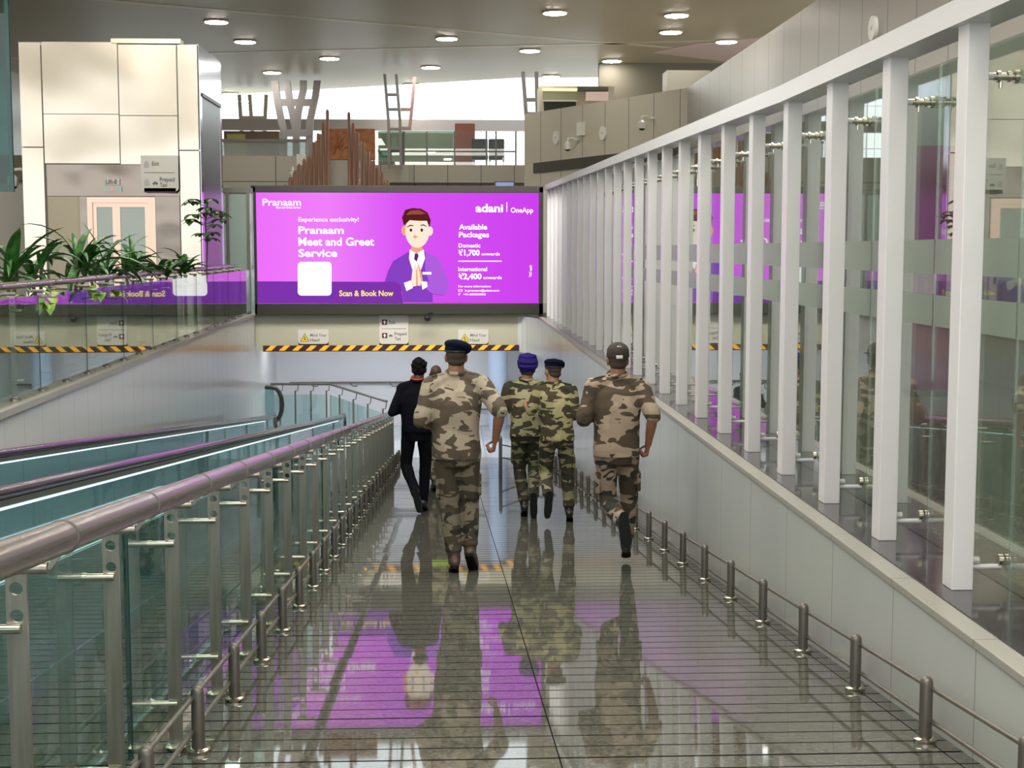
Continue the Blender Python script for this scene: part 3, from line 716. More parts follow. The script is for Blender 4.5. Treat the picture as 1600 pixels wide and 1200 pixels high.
def carpic(t, x, z, s):
    bm = B(); prism(bm, [(x, z), (x, z+s*.22), (x+s*.18, z+s*.27), (x+s*.3, z+s*.45), (x+s*.7, z+s*.45), (x+s*.82, z+s*.27), (x+s, z+s*.22), (x+s, z)][::-1], 'y', -.004, 0)
    for q in (.25, .75): tube(bm, [(x+s*q, -.006, z), (x+s*q, -.0, z)], s*.11, 10)
    obj('car_pictogram', bm, m_signtx, t)
t, W_, H_ = sign(593, 492, 638, 537.5, 'white hanging sign reading Exit and Prepaid Taxi on the middle of the beam', 'direction_sign')
arrow(t, W_*.09, H_*.66, W_*.18); stext(t, 'Exit', W_*.34, H_*.69, W_*.12, width=W_*.22)
obj('divider', bxm(W_*.08, W_*.92, -.003, 0, H_*.515, H_*.53), m_signtx, t)
arrow(t, W_*.09, H_*.20, W_*.18); carpic(t, W_*.32, H_*.26, W_*.14); stext(t, 'Prepaid', W_*.52, H_*.30, W_*.11, width=W_*.42); stext(t, 'Taxi', W_*.52, H_*.13, W_*.11, width=W_*.21)
obj('rim', bxm(0, W_, .026, .035, -.03, .06), m_maroon, t)
# dome camera under the screen
c = at(668, 496, 30.9); t = thing('dome_camera', 'small black dome camera hanging under the video wall', 'camera', (c.x, 30.9, c.z))
bm = B(); lathe(bm, [(.004, -.09), (.05, -.075), (.075, -.03), (.08, 0), (.06, .03), (.02, .05)], n=20); obj('dome', bm, m_black, t, smooth=True)
bm = B(); tube(bm, [(0, 0, .04), (0, 0, .09), (.1, .1, .1)], .015, 8); tube(bm, [(.1, .1, .1), (.1, .3, .1)], .015, 8); obj('arm', bm, m_black, t)

# ------------------------------------------------------------------ lift shaft
LY = 26.2
def lp(px, py, Y=LY): return at(px, py, Y)
lx0, lx1 = lp(33, 200).x, lp(312, 200).x; ltop = lp(180, 66).z
OL = Vector(((lx0+lx1)/2, LY, 0)); LD = 2.5
lift = thing('lift_shaft', 'tall lift shaft clad in dented mirror steel behind the plants at left', 'lift', OL)
def lb(px0, py0, px1, py1, ya, yb, name, m, par=lift, bev=0, floor=False):
    a, b = lp(px0, py1), lp(px1, py0); a.x = lp(px0, 200).x; b.x = lp(px1, 200).x
    return obj(name, bxm(a.x-OL.x, b.x-OL.x, ya, yb, 0 if floor else a.z, b.z, bev=bev), m, par)
obj('core', bxm(lx0-OL.x+.02, lx1-OL.x-.02, .06, LD-.02, 0, ltop-.05), m_dsteel, lift)
lb(33, 66, 66.5, 229, 0, .06, 'cladding_panel', m_mirror); lb(33, 231, 66.5, 500, 0, .06, 'cladding_panel', m_mirror, floor=True)
lb(68.5, 66, 186, 177.5, 0, .06, 'cladding_panel', m_mirror); lb(187.5, 70, 277.5, 180, 0, .06, 'cladding_panel', m_mirror)
lb(68.5, 179, 186, 255, 0, .06, 'cladding_panel', m_mirror); lb(187.5, 181.5, 277.5, 256.5, 0, .06, 'cladding_panel', m_mirror)
lb(279.5, 70, 312, 234, 0, .06, 'cladding_panel', m_mirror); lb(279.5, 236, 312, 500, 0, .06, 'cladding_panel', m_mirror, floor=True)
lb(177, 61, 285, 67.5, -.02, .3, 'top_cap', m_beige)
lb(70, 257.5, 278, 306, .03, .08, 'lintel', m_dmirror)
lb(70, 307, 121, 500, .04, .10, 'side_panel', m_beige, floor=True)
lb(121, 307, 133, 500, .0, .10, 'jamb', m_dmirror, floor=True); lb(240, 307, 278, 500, .0, .10, 'jamb', m_dmirror, floor=True)
# door frame and two glazed leaves
a, b = lp(133, 500), lp(240, 308); a.x = lp(133, 200).x; b.x = lp(240, 200).x
fr = B(); x0, x1, zt = a.x-OL.x, b.x-OL.x, b.z
box(fr, x0, x0+.09, -.02, .1, 0, zt); box(fr, x1-.13, x1, -.02, .1, 0, zt); box(fr, x0+.09, x1-.13, -.02, .1, zt-.1, zt)
obj('door_frame', fr, m_rose, lift)
xm = lp(183, 400).x-OL.x
for xa, xb in ((x0+.09, xm), (xm, x1-.13)):
    d = B(); z2 = zt-.1
    box(d, xa, xa+.07, .02, .06, 0, z2); box(d, xb-.07, xb, .02, .06, 0, z2); box(d, xa+.07, xb-.07, .02, .06, z2-.08, z2); box(d, xa+.07, xb-.07, .02, .06, 0, .2)
    dd = obj('door', d, m_rose, lift)
    obj('glass', bxm(xa+.07, xb-.07, .035, .045, .2, z2-.08), m_mglass, dd)
    obj('push_bar', bxm(xa+.07, xb-.07, .026, .034, .98, 1.0), m_dsteel, dd)
# right side face with its dark window
sx = lx1-OL.x
sp = B(); box(sp, sx-.02, sx+.01, .0, LD, ltop-.9, ltop-.02); box(sp, sx-.02, sx+.01, .0, .25, 0, ltop-.9); box(sp, sx-.02, sx+.01, LD-.2, LD, 0, ltop-.9)
obj('side_cladding', sp, mat('mirror steel with painted blue reflection', (.62, .66, .78), .12, 1), lift)  # bluish reflection on this face is put into the base colour
sg = obj('side_window', bxm(sx-.01, sx+.004, .25, LD-.2, .0, ltop-.9), mat('dark lift glass', (.09, .11, .12), .28), lift)
obj('window_frame', bxm(sx, sx+.03, .22, LD-.17, ltop-.93, ltop-.87), m_black, lift)
# lift number plate
a, b = lp(163, 289.5), lp(187, 279)
pl_ = thing('lift_number_plate', 'small white plate reading Lift-8 above the lift doors', 'sign', (a.x, LY-.005, a.z))
obj('plate', bxm(0, b.x-a.x, 0, .03, 0, b.z-a.z, bev=.005), m_paper, pl_)
stext(pl_, 'Lift-8', .03, .025, .085, width=.2, bold=.02)
a2, b2 = lp(162, 299), lp(190, 291)
o = obj('lift_indicator', bxm(0, b2.x-a2.x, 0, .03, 0, b2.z-a2.z), m_mglass, pl_, (a2.x-a.x, 0, a2.z-a.z))
obj('indicator_digit', bxm(.13, .18, -.004, 0, .02, .07), glow('red indicator', (1, .25, .2), 1.2), o)
# exit sign by the lift
SY = 26.1
a, b = at(221, 299, SY), at(278, 243, SY)
t, W_, H_ = sign(221, 243, 278, 299, 'white hanging sign reading Exit and Prepaid Taxi on the lift shaft beside its doors', 'direction_sign', Y=SY)
obj('rim', bxm(.05, W_-.05, .0, .02, -.02, .06), m_maroon, t)
obj('back_post', bxm(W_*.4, W_*.6, .02, LY-SY-.0, H_*.4, H_*.6), m_dsteel, t)
stext(t, 'Exit', W_*.30, H_*.72, W_*.11, width=W_*.19); stext(t, 'Prepaid', W_*.50, H_*.28, W_*.11, width=W_*.40); stext(t, 'Taxi', W_*.50, H_*.13, W_*.11, width=W_*.19)
obj('divider', bxm(W_*.08, W_*.9, -.003, 0, H_*.515, H_*.53), m_signtx, t)
for zz in (.66, .16):
    bm = B(); prism(bm, [(W_*.08, H_*zz), (W_*.08, H_*(zz+.13)), (W_*.15, H_*(zz+.2)), (W_*.22, H_*(zz+.13)), (W_*.22, H_*zz)], 'y', -.004, 0); obj('pictogram', bm, mat('pale sign grey', (.35, .35, .36), .5), t)
carpic(t, W_*.30, H_*.2, W_*.15)
# glazed screen between lift and video wall
gs = thing('glass_screen', 'pale green glazed screen between the lift shaft and the video wall', 'glass screen', (lp(352, 400, 30.6).x, 30.6, 0))
a, b = at(342, 480, 30.6), at(395, 296, 30.6); x0 = a.x-gs.location.x; x1 = b.x-gs.location.x
obj('glass', bxm(x0, x1, 0, .02, .02, b.z-.06), glass('pale screen glass', (.75, .88, .84), .12, .7, 0, .35, (.42, .50, .48)), gs)
fr = B(); box(fr, x0, x1, -.03, .05, b.z-.07, b.z+.03); obj('head_frame', fr, m_dsteel, gs)
for px in (357, 389):
    xx = at(px, 400, 30.6).x-gs.location.x; obj('mullion', bxm(xx-.03, xx+.03, -.03, .05, 0, b.z-.07), m_dsteel, gs)

# teal glass at the far left
a, b = at(-60, 300, 12), at(11, -30, 12)
tg = thing('teal_glass_fin', 'teal tinted glass fin cut off by the left edge of the picture', 'glass', (b.x, 12, 1.9))
obj('glass', bxm(-1.3, 0, 0, .02, 0, CZ-1.93), m_tglass, tg); obj('edge_strip', bxm(-.03, 0, -.005, .025, 0, CZ-1.93), m_gedge, tg)
hg = B(); tube(hg, [(-.6, .01, CZ-1.95), (-.6, .01, CZ-1.9)], .02, 8); obj('hanger', hg, m_steel, tg)

# ------------------------------------------------------------------ hall background
def truss(name, label, legs, rungs, Y, th, m=m_truss):
    base = at(*legs[0][-1], Y); O = Vector((base.x, Y, 0)); t = thing(name, label, 'column', O)
    for li, lg in enumerate(legs):
        bm = B(); dy = Vector((0, .012*li, 0))
        for p, q in zip(lg[:-1], lg[1:]): beam(bm, at(*p, Y)-O+dy, at(*q, Y)-O+dy, th, th-.006*li)
        obj('leg', bm, m, t)
    for p, q in rungs:
        a, b = at(*p, Y)-O, at(*q, Y)-O; bm = B(); box(bm, a.x, b.x, -th*.4, th*.4, a.z-th*.5, a.z+th*.5); obj('rung', bm, m, t)
    return t
truss('forked_column', 'grey forked steel column spreading up to the ceiling left of the copper mural',
      [[(429, 126), (435, 165), (443, 205), (444, 265)], [(448, 126), (454, 165), (463, 205), (463, 265)], [(474, 126), (474, 140), (466, 175), (462, 210)], [(496, 126), (493, 150), (484, 190), (482, 265)]],
      [((436, 160), (490, 160)), ((442, 208), (486, 208))], 51, .24)
truss('ladder_column', 'pale ladder-like steel column right of the copper mural', [[(601, 116), (607, 190), (608, 264)], [(619, 116), (625, 190), (627, 264)]],
      [((605, 148), (622, 148)), ((606, 171), (624, 171)), ((607, 202), (626, 202)), ((608, 232), (626, 232)), ((608, 261), (627, 261))], 48.6, .095, m_truss)
bm = B(); Yq = 44.6; a, b = at(606, 264, Yq), at(626, 130, Yq)
for (u, v) in (((628, 148), (640, 148)), ((628, 171), (641, 171)), ((630, 200), (640, 200))):
    pass
truss('short_ladder_column', 'short pinkish steel frame beside the right ladder column', [[(648, 120), (643, 175), (640, 203)]], [((626, 171), (644, 171)), ((627, 201), (641, 201))], 48.8, .11, mat('pink grey truss', (.42, .28, .27), .5))
truss('ladder_column', 'small ladder-like column against the daylight between lift shaft and forked column', [[(374, 148), (379, 229)], [(390, 148), (396, 229)], [(416, 148), (412, 229)]],
      [((376, 184), (412, 184)), ((378, 210), (412, 210))], 55, .13, mat('pale yellow grey truss', (.50, .47, .38), .5))
truss('ladder_column', 'steel ladder column at the right end of the far glazing beside the dim office', [[(817, 112), (823, 190)], [(838, 112), (840, 190)]],
      [((819, 156), (840, 156)), ((821, 178), (840, 178))], 46.6, .12)
for s_ in []: pass
struct('floor', bxm(-15, -3.2, 45.3, 56, 4.2, 4.35), m_ufloor, 'upper floor behind the grey panelled wall')
# glazed balustrade on top of grey wall (left)
a, b = at(342, 245, 45.12), at(480, 222, 45.12)
gb = thing('upper_balustrade', 'frosted glass balustrade on top of the grey wall behind the lift', 'railing', (a.x, 45.12, 4.35))
obj('glass', bxm(0, b.x-a.x, 0, .03, 0, b.z-4.35), glass('patterned glass', (.55, .62, .60), .1, .4, 0, .3, (.4, .42, .4)), gb)
obj('top_rail', bxm(0, b.x-a.x, -.05, .08, b.z-4.35, b.z-4.35+.09), m_dsteel, gb)
a, b = at(350, 222, 47.5), at(436, 205, 47.5)
kb = thing('kiosk', 'small dark kiosk with a yellow green front behind the upper balustrade', 'kiosk', (a.x, 47.5, 4.35))
obj('body', bxm(0, b.x-a.x, 0, 1, 0, b.z-4.35), mat('kiosk dark', (.12, .08, .05), .6), kb)
obj('front', bxm(.1, .7, -.02, 0, .05, b.z-4.35-.1), mat('kiosk yellow green', (.36, .34, .10), .5), kb)
# mural + rods
MYY = 41.5
a, b = at(514, 250, MYY), at(586, 201, MYY)
mu = thing('copper_mural', 'carved copper coloured mural panel behind the tall rods', 'artwork', (a.x, MYY, 0))
obj('panel', bxm(0, b.x-a.x, 0, .12, a.z, b.z, bev=.02), m_mural, mu)
obj('plinth', bxm(.0, at(545, 250, MYY).x-a.x, .02, .3, 0, a.z), m_gpanel, mu)
bm = B()
for (u, v) in (((522, 240), (528, 215)), ((528, 215), (533, 235)), ((530, 222), (538, 212)), ((533, 235), (541, 228)), ((524, 230), (536, 226))):
    p, q = at(*u, MYY), at(*v, MYY); tube(bm, [(p.x-a.x, -.01, p.z), (q.x-a.x, -.01, q.z)], .035, 8)
obj('relief_figure', bm, m_mural, mu, smooth=True)
RY = 40.6
ro = thing('rod_sculpture', 'sculpture of vertical copper coloured rods stepping up to two tall peaks', 'sculpture', (at(535, 300, RY).x, RY, 0))
rods = [(446, 288), (453, 277), (460, 267), (467, 256), (475, 248), (482.5, 243), (490, 222), (497, 208), (504.5, 191), (511.5, 171), (545, 175), (552, 192), (559, 206), (568, 222), (576, 236), (584, 250), (591, 259), (598, 269), (606, 281)]
for px, py in rods:
    p = at(px, py, RY); bm = B(); lathe(bm, [(.045, 0), (.045, p.z-.05), (.02, p.z)], n=10); obj('rod', bm, m_copper, ro, (p.x-ro.location.x, 0, 0), True)
rods2 = [(449.5, 283), (456.5, 272), (464, 261), (471, 252), (479, 246), (486, 232), (493.5, 214), (500.5, 203), (508, 185), (548.5, 190), (556, 200), (564, 215), (572, 230), (580, 244), (588, 256), (594.5, 265), (602, 276)]
for px, py in rods2:
    p = at(px, py+6, RY+.25); bm = B(); lathe(bm, [(.04, 0), (.04, p.z-.05), (.02, p.z)], n=10); obj('rod', bm, mat('dull rod', (.20, .13, .09), .4, .4) if False else m_beige, ro, (p.x-ro.location.x, .25, 0), True)
# mezzanine glass
mz = thing('mezzanine_glazing', 'green tinted full-height glazing along the mezzanine edge', 'glazing', (at(590, 265, 49.2).x, 49.2, 4.32))
xs = [590, 631, 667, 710, 760, 775, 806]
for i in range(len(xs)-1):
    a, b = at(xs[i], 265, 49.2), at(xs[i+1], 205, 49.2)
    obj('glass_panel', bxm(a.x-mz.location.x+.02, b.x-mz.location.x-.02, 0, .03, 0, b.z-4.32), m_mglass if i < 3 else m_wglass, mz)
    obj('mullion', bxm(b.x-mz.location.x-.025, b.x-mz.location.x+.025, -.03, .05, 0, b.z-4.32), m_dsteel, mz)
a, b = at(590, 237, 49.1), at(806, 235.5, 49.1)
obj('mid_rail', bxm(0, b.x-mz.location.x, -.06, -.02, a.z-4.32, b.z-4.32), m_dsteel, mz)
a, b = at(711, 265, 50.5), at(742, 193, 50.5)
o = obj('pillar', bxm(0, b.x-a.x, 0, .6, 0, b.z-4.32), m_brick, None, (a.x, 50.5, 4.32)); tag(o, 'red brown square pillar behind the mezzanine glass', 'pillar')
a, b = at(592, 265, 51.2), at(708, 208, 51.2)
o = obj('green_partition', bxm(0, b.x-a.x, 0, .1, 0, b.z-4.32), mat('green grey board', (.33, .38, .30), .6), None, (a.x, 51.2, 4.32)); tag(o, 'pale green board wall behind the mezzanine glass', 'partition')
for k, (px, lab) in enumerate(((750, 'left'), (776, 'right'))):
    p = at(px, 262, 50.2); t = thing('lounge_chair', 'dark lounge chair seen behind the mezzanine glass, %s of the two' % lab, 'chair', (p.x, 50.2, 4.32))
    obj('seat', bxm(-.28, .28, -.25, .25, .25, .45, bev=.04), m_black, t); obj('backrest', bxm(-.28, .28, .18, .3, .45, 1.0, bev=.04), m_black, t)
    for sx_ in (-.24, .24):
        for sy_ in (-.2, .2): obj('leg', bxm(sx_-.02, sx_+.02, sy_-.02, sy_+.02, 0, .25), m_steel, t)
struct('floor', bxm(-3, 8, 50.3, 54, 4.2, 4.32), m_ufloor, 'mezzanine floor')
# dim upper office
of = thing('upper_office', 'dim upper office with a lit yellow strip and dark window above the angled wall', 'office', (at(885, 185, 44.5).x, 44.5, 0))
def ob(px0, py0, px1, py1, ya, yb, name, m, Y=44.5):
    a, b = at(px0, py1, Y), at(px1, py0, Y); return obj(name, bxm(a.x-of.location.x, b.x-of.location.x, ya, yb, a.z, b.z), m, of)
obj('shell', bxm(at(843, 160, 44.5).x-of.location.x, at(960, 160, 44.5).x-of.location.x, .1, 1.2, 0, at(843, 134, 44.5).z), m_beige, of); ob(850, 158, 900, 176, .0, .1, 'window', mat('dark office glass', (.015, .02, .012), .1))
ob(848, 138, 902, 141.5, .0, .1, 'light_strip', glow('warm strip', (1, .82, .4), 1.6)); ob(848, 143, 902, 157, .02, .1, 'upper_pane', mat('olive pane', (.22, .22, .13), .3))
ob(902, 136, 950, 142, -.1, .1, 'fascia', mat('dark fascia', (.08, .07, .05), .5)); ob(915, 144, 950, 158, -.1, .1, 'notice', m_pink)
ob(848, 156.5, 902, 158.5, -.02, .02, 'sill', m_paper)
bw = thing('wall_box', 'plain pale boxed wall section where the two grey walls meet below the ceiling', 'wall box', (at(1075, 130, 38).x, 38, 0))
a, b = at(1042, 146, 38), at(1110, 110, 38); obj('box', bxm(a.x-bw.location.x, b.x-bw.location.x, 0, .8, 3.0, b.z), m_gpanel, bw); obj('support', bxm(-.2, .2, .2, .5, -.05, 3.0), m_gpanel, bw)
# information screen
a, b = at(773, 297, 38), at(804, 285, 38)
t = thing('information_screen', 'small blue information screen just above the right part of the video wall', 'screen', (a.x, 38, a.z))
obj('casing', bxm(0, b.x-a.x, .0, .1, 0, b.z-a.z+.03), m_black, t); obj('display', bxm(.03, b.x-a.x-.03, -.01, 0, .03, b.z-a.z), glow('screen blue', srgb(150, 170, 215), .9), t)
obj('stand', bxm(.2, .26, .02, .08, -a.z, 0), m_black, t)
# things on the grey walls
def onwall(px, py):      # hit the diagonal wall
    d_ = ray(px, py); n_ = Vector((d.y, -d.x, 0)); k = (n_.dot(p0) - n_.dot(Vector((0, 0, CAMZ))))/n_.dot(d_); return Vector((0, 0, CAMZ)) + d_*k
d = (p1-p0).normalized(); nw = -nrm.normalized(); rotw = math.atan2(nw.y, nw.x)+PI/2
def wap(P, r, label, sx=.15, sz=.19):
    t = thing('wireless_access_point', label, 'access point', P, rot=r)
    bm = B(); pts = [(sx*math.cos(2*PI*k/24), sz*math.sin(2*PI*k/24)) for k in range(24)]; prism(bm, pts, 'y', -.05, 0); obj('cover', bm, m_wplast, t)
    bm = B(); tube(bm, [(0, -.056, 0), (0, -.045, 0)], .03, 12); obj('status_ring', bm, m_paper, t); return t
wap(onwall(870, 215), rotw, 'oval white access point on the angled grey wall, left of the two there')
wap(onwall(943, 208), rotw, 'oval white access point on the angled grey wall, right of the two there')
d_ = ray(1367, 44); k = 6.0/d_.x; wap(Vector((0, 0, CAMZ))+d_*k, -PI/2, 'oval white access point high on the tall grey side wall', .16, .17)
def cctv(P, r, label, box_=False):
    t = thing('security_camera', label, 'camera', P, rot=r)
    bm = B(); lathe(bm, [(.02, -.34), (.08, -.32), (.10, -.24), (.10, -.16), (.05, -.12), (.03, -.1)], (0, -.34, 0), 16); obj('dome_housing', bm, m_wplast, t, smooth=True)
    bm = B(); lathe(bm, [(.01, -.375), (.06, -.36), (.08, -.325)], (0, -.34, 0), 16); obj('dark_lens_dome', bm, m_black, t, smooth=True)
    bm = B(); tube(bm, [(0, 0, -.05), (0, -.2, 0), (0, -.34, -.02), (0, -.34, -.13)], .03, 10); obj('arm', bm, m_wplast, t, smooth=True)
    bm = B(); lathe(bm, [(.09, -.02), (.09, .02)], (0, -.03, -.05), 14); obj('wall_plate', bm, m_wplast, t)
    if box_: obj('junction_box', bxm(.1, .38, -.12, 0, .05, .42, bev=.01), m_wplast, t)
    return t
cctv(onwall(903, 216), rotw, 'white dome camera with a square junction box on the angled grey wall', True)
cctv(onwall(1020, 182), rotw, 'white dome camera near the right end of the angled grey wall')
P = at(28, 262, 26.4); cctv(Vector((lx0-.02, 26.8, P.z)), -PI/2, 'pale dome camera on the left side of the lift shaft')
cctv(Vector((at(349, 255, 30).x-.15, 45.0, at(349, 262, 45).z)), 0, 'white camera on the grey wall just right of the lift shaft', True)
a = at(1, 330, 27); b = at(32, 220, 27)
o = obj('grey_cabinet', bxm(0, 1.25, 0, .5, 0, 2.7, bev=.02), m_gpanel, None, (at(-30, 330, 27.5).x, 28, 0)); tag(o, 'tall plain grey cabinet left of the lift shaft', 'cabinet')
a, b = at(850, 300, 33), at(910, 278, 33)
o = obj('white_counter_screen', bxm(0, b.x-a.x, 0, .1, 0, b.z+.05), m_paper, None, (a.x, 38.6, -.05)); tag(o, 'plain white screen panel behind the top right corner of the video wall', 'panel')

bs = thing('banner_stand', 'upright magenta banner stand in the side corridor behind the glass partition', 'banner', (4.95, 14, -.05))
obj('panel', bxm(-.27, .27, 0, .03, .06, 2.5), mat('magenta banner print', (.22, .025, .11), .45), bs); obj('base', bxm(-.3, .3, -.12, .15, 0, .06, bev=.01), m_dsteel, bs)
obj('rear_pole', bxm(-.015, .015, .03, .06, .05, 2.5), m_dsteel, bs)
# ------------------------------------------------------------------ plants along the left railing
def leaf(bm, base, yaw, ln, wd, up, droop, n=7, fold=.25):
    """arching strap leaf"""
    d = Vector((math.cos(yaw), math.sin(yaw), 0)); s = Vector((-math.sin(yaw), math.cos(yaw), 0)); prev = None
    p = Vector(base); ang = up
    for i in range(n+1):
        u = i/n; wv = wd*math.sin(PI*min(1, .12+.88*u))**.7 * (1 if u < .98 else .05)
        l = bm.verts.new(p + s*wv/2 + Vector((0, 0, wv*fold))); c_ = bm.verts.new(p); r_ = bm.verts.new(p - s*wv/2 + Vector((0, 0, wv*fold)))
        if prev:
            bm.faces.new((prev[0], prev[1], c_, l)); bm.faces.new((prev[1], prev[2], r_, c_))
        prev = (l, c_, r_); p = p + (d*math.cos(ang) + Vector((0, 0, 1))*math.sin(ang))*ln/n; ang -= droop/n
def plant(kind, px, Y, h, label, seed, spread=1.0):
    rn = random.Random(seed); xx = at(px, 420, Y).x
    t = thing({'strap': 'dracaena_plant', 'tree': 'umbrella_plant', 'low': 'trailing_plant'}[kind], label, 'plant', (xx, Y, .88))
    f = B(); st = B()
    if kind == 'strap':
        for hd in range(2):
            ox, oy = rn.uniform(-.16, .16)*spread, rn.uniform(-.12, .12); hz = h*rn.uniform(.1, .3)
            tube(st, [(ox*.4, oy*.4, -.03), (ox, oy, hz)], .02, 8)
            for k in range(11):
                leaf(f, (ox, oy, hz+rn.uniform(-.05, .05)), rn.uniform(0, 2*PI), rn.uniform(.45, .95)*spread, rn.uniform(.06, .105), rn.uniform(.5, 1.5), rn.uniform(.6, 2.3))
    elif kind == 'tree':
        tube(st, [(0, 0, -.03), (.03, 0, h*.5), (.0, 0, h*.72), (.05, 0, h)], .014, 8)
        for k in range(15):
            zz = h*rn.uniform(.5, 1.06); aa = rn.uniform(0, 2*PI); rr = rn.uniform(.08, .34); c = Vector((rr*math.cos(aa), rr*.7*math.sin(aa), zz))
            tube(st, [(.03, 0, zz-.08), c], .006, 5)
            for q in range(5): leaf(f, c, q*PI/2.5+aa, rn.uniform(.17, .24), .11, -.1, .8, 4, .1)
    else:
        for k in range(22):
            leaf(f, (rn.uniform(-.45, .45), rn.uniform(-.15, .15), rn.uniform(.0, .08)), rn.uniform(0, 2*PI), rn.uniform(.15, .26), .11, rn.uniform(-.2, .8), 1.6, 4, .1)
        tube(st, [(-.4, 0, -.03), (0, 0, .04), (.4, 0, -.02)], .01, 6)
    obj('foliage', f, m_leafl if kind == 'low' else m_leaf, t); obj('stem', st, m_stem, t)
    return t
pb = thing('planter_trough', 'long dark planter trough behind the upper railing at left', 'planter', (-4.75, 19, 0))
bm = B()
hexa(bm, [(lx(12.5)-.45+4.75, -6.5, .0), (lx(12.5)-.95+4.75, -6.5, .0), (lx(12.5)-.95+4.75, -6.5, .88), (lx(12.5)-.45+4.75, -6.5, .88)], [(lx(25)-.45+4.75, 4.8, .0), (lx(25)-.95+4.75, 4.8, .0), (lx(25)-.95+4.75, 4.8, .88), (lx(25)-.45+4.75, 4.8, .88)])
obj('trough', bm, m_soil, pb)
PLN = [('strap', 22, 14.9, 1.05, 'dracaena with long green leaves at the far left edge', 11, .85), ('strap', 112, 16.9, 1.0, 'large dracaena with long drooping leaves in front of the beige lift panel', 5, 1.2),
       ('strap', 150, 18.1, 1.1, 'dracaena with broad upright leaves in front of the left lift door', 8, 1.0), ('strap', 205, 20.2, .95, 'dracaena in front of the right lift door', 21, .9),
       ('strap', 258, 21.6, .9, 'dracaena in front of the lift shaft right of the doors', 4, .85), ('strap', 296, 23.0, .8, 'bushy dark green plant beside the right corner of the lift shaft', 14, .7),
       ('tree', 322, 24.4, 1.35, 'slender umbrella plant rising above the others near the video wall', 2, 1), ('low', 20, 14.0, .4, 'bright yellow green trailing plant under the handrail at far left', 31, 1),
       ('low', 128, 16.3, .4, 'bright yellow green trailing plant below the large dracaena', 32, 1), ('strap', 60, 15.8, 1.6, 'dracaena with one tall leaf beside the left edge of the lift shaft', 43, .6)]
for a in PLN: plant(*a)

# ------------------------------------------------------------------ people
def capsule(bm, a, b, ra, rb, n=14, m=4):
    a, b = Vector(a), Vector(b); d = b-a
    if d.length < 1e-5: d = Vector((0, 0, 1e-4))
    dn = d.normalized(); prof = []
    for k in range(m+1): t = PI/2*k/m; prof.append((a - dn*ra*math.cos(t), max(ra*math.sin(t), 1e-4)))
    for k in range(m+1): t = PI/2*k/m; prof.append((b + dn*rb*math.sin(t), max(rb*math.cos(t), 1e-4)))
    u, v = frame_of(d); rings = []
    for c, r in prof: rings.append([bm.verts.new(c + (u*math.cos(2*PI*k/n)+v*math.sin(2*PI*k/n))*r) for k in range(n)])
    for i in range(len(rings)-1):
        for k in range(n): bm.faces.new((rings[i][k], rings[i][(k+1) % n], rings[i+1][(k+1) % n], rings[i+1][k]))
    bm.faces.new(rings[0][::-1]); bm.faces.new(rings[-1])
def ball(bm, c, rx, ry, rz_, rot=None):
    r = bmesh.ops.create_icosphere(bm, subdivisions=3, radius=1)
    for v in r['verts']:
        p = Vector((v.co.x*rx, v.co.y*ry, v.co.z*rz_))
        if rot: p = rot @ p
        v.co = Vector(c) + p
def loft(bm, secs, n=24, p=2.3):
    """secs: (centre, half width x, half depth y), superellipse sections"""
    rings = []
    for c, rx, ry in secs:
        c = Vector(c); ring = []
        for k in range(n):
            t = 2*PI*k/n; ct, st = math.cos(t), math.sin(t)
            ring.append(bm.verts.new(c + Vector((rx*math.copysign(abs(ct)**(2/p), ct), ry*math.copysign(abs(st)**(2/p), st), 0))))
        rings.append(ring)
    for i in range(len(rings)-1):
        for k in range(n): bm.faces.new((rings[i][k], rings[i][(k+1) % n], rings[i+1][(k+1) % n], rings[i+1][k]))
    bm.faces.new(rings[0][::-1]); bm.faces.new(rings[-1])
def merge(bm, vox, smooth=4, wr=0.0, wsc=6, seed=0, stretch=(1, 1, 1)):
    bmesh.ops.recalc_face_normals(bm, faces=bm.faces)
    me = bpy.data.meshes.new('tmp'); bm.to_mesh(me); bm.free()
    o = bpy.data.objects.new('tmp', me); md = o.modifiers.new('r', 'REMESH'); md.mode = 'VOXEL'; md.voxel_size = vox; md.use_smooth_shade = True
    sm = o.modifiers.new('s', 'SMOOTH'); sm.iterations = smooth; sm.factor = .6
    out = bake(o)
    if wr:
        ns = [v.normal.copy() for v in out.vertices]
        for v, nn in zip(out.vertices, ns):
            q = Vector((v.co.x*stretch[0], v.co.y*stretch[1], v.co.z*stretch[2]))*wsc + Vector((seed*7.3, seed*3.1, 0))
            v.co += nn*(noise.noise(q)*wr + noise.noise(q*2.1)*wr*.5)
    for p in out.polygons: p.use_smooth = True
    return out
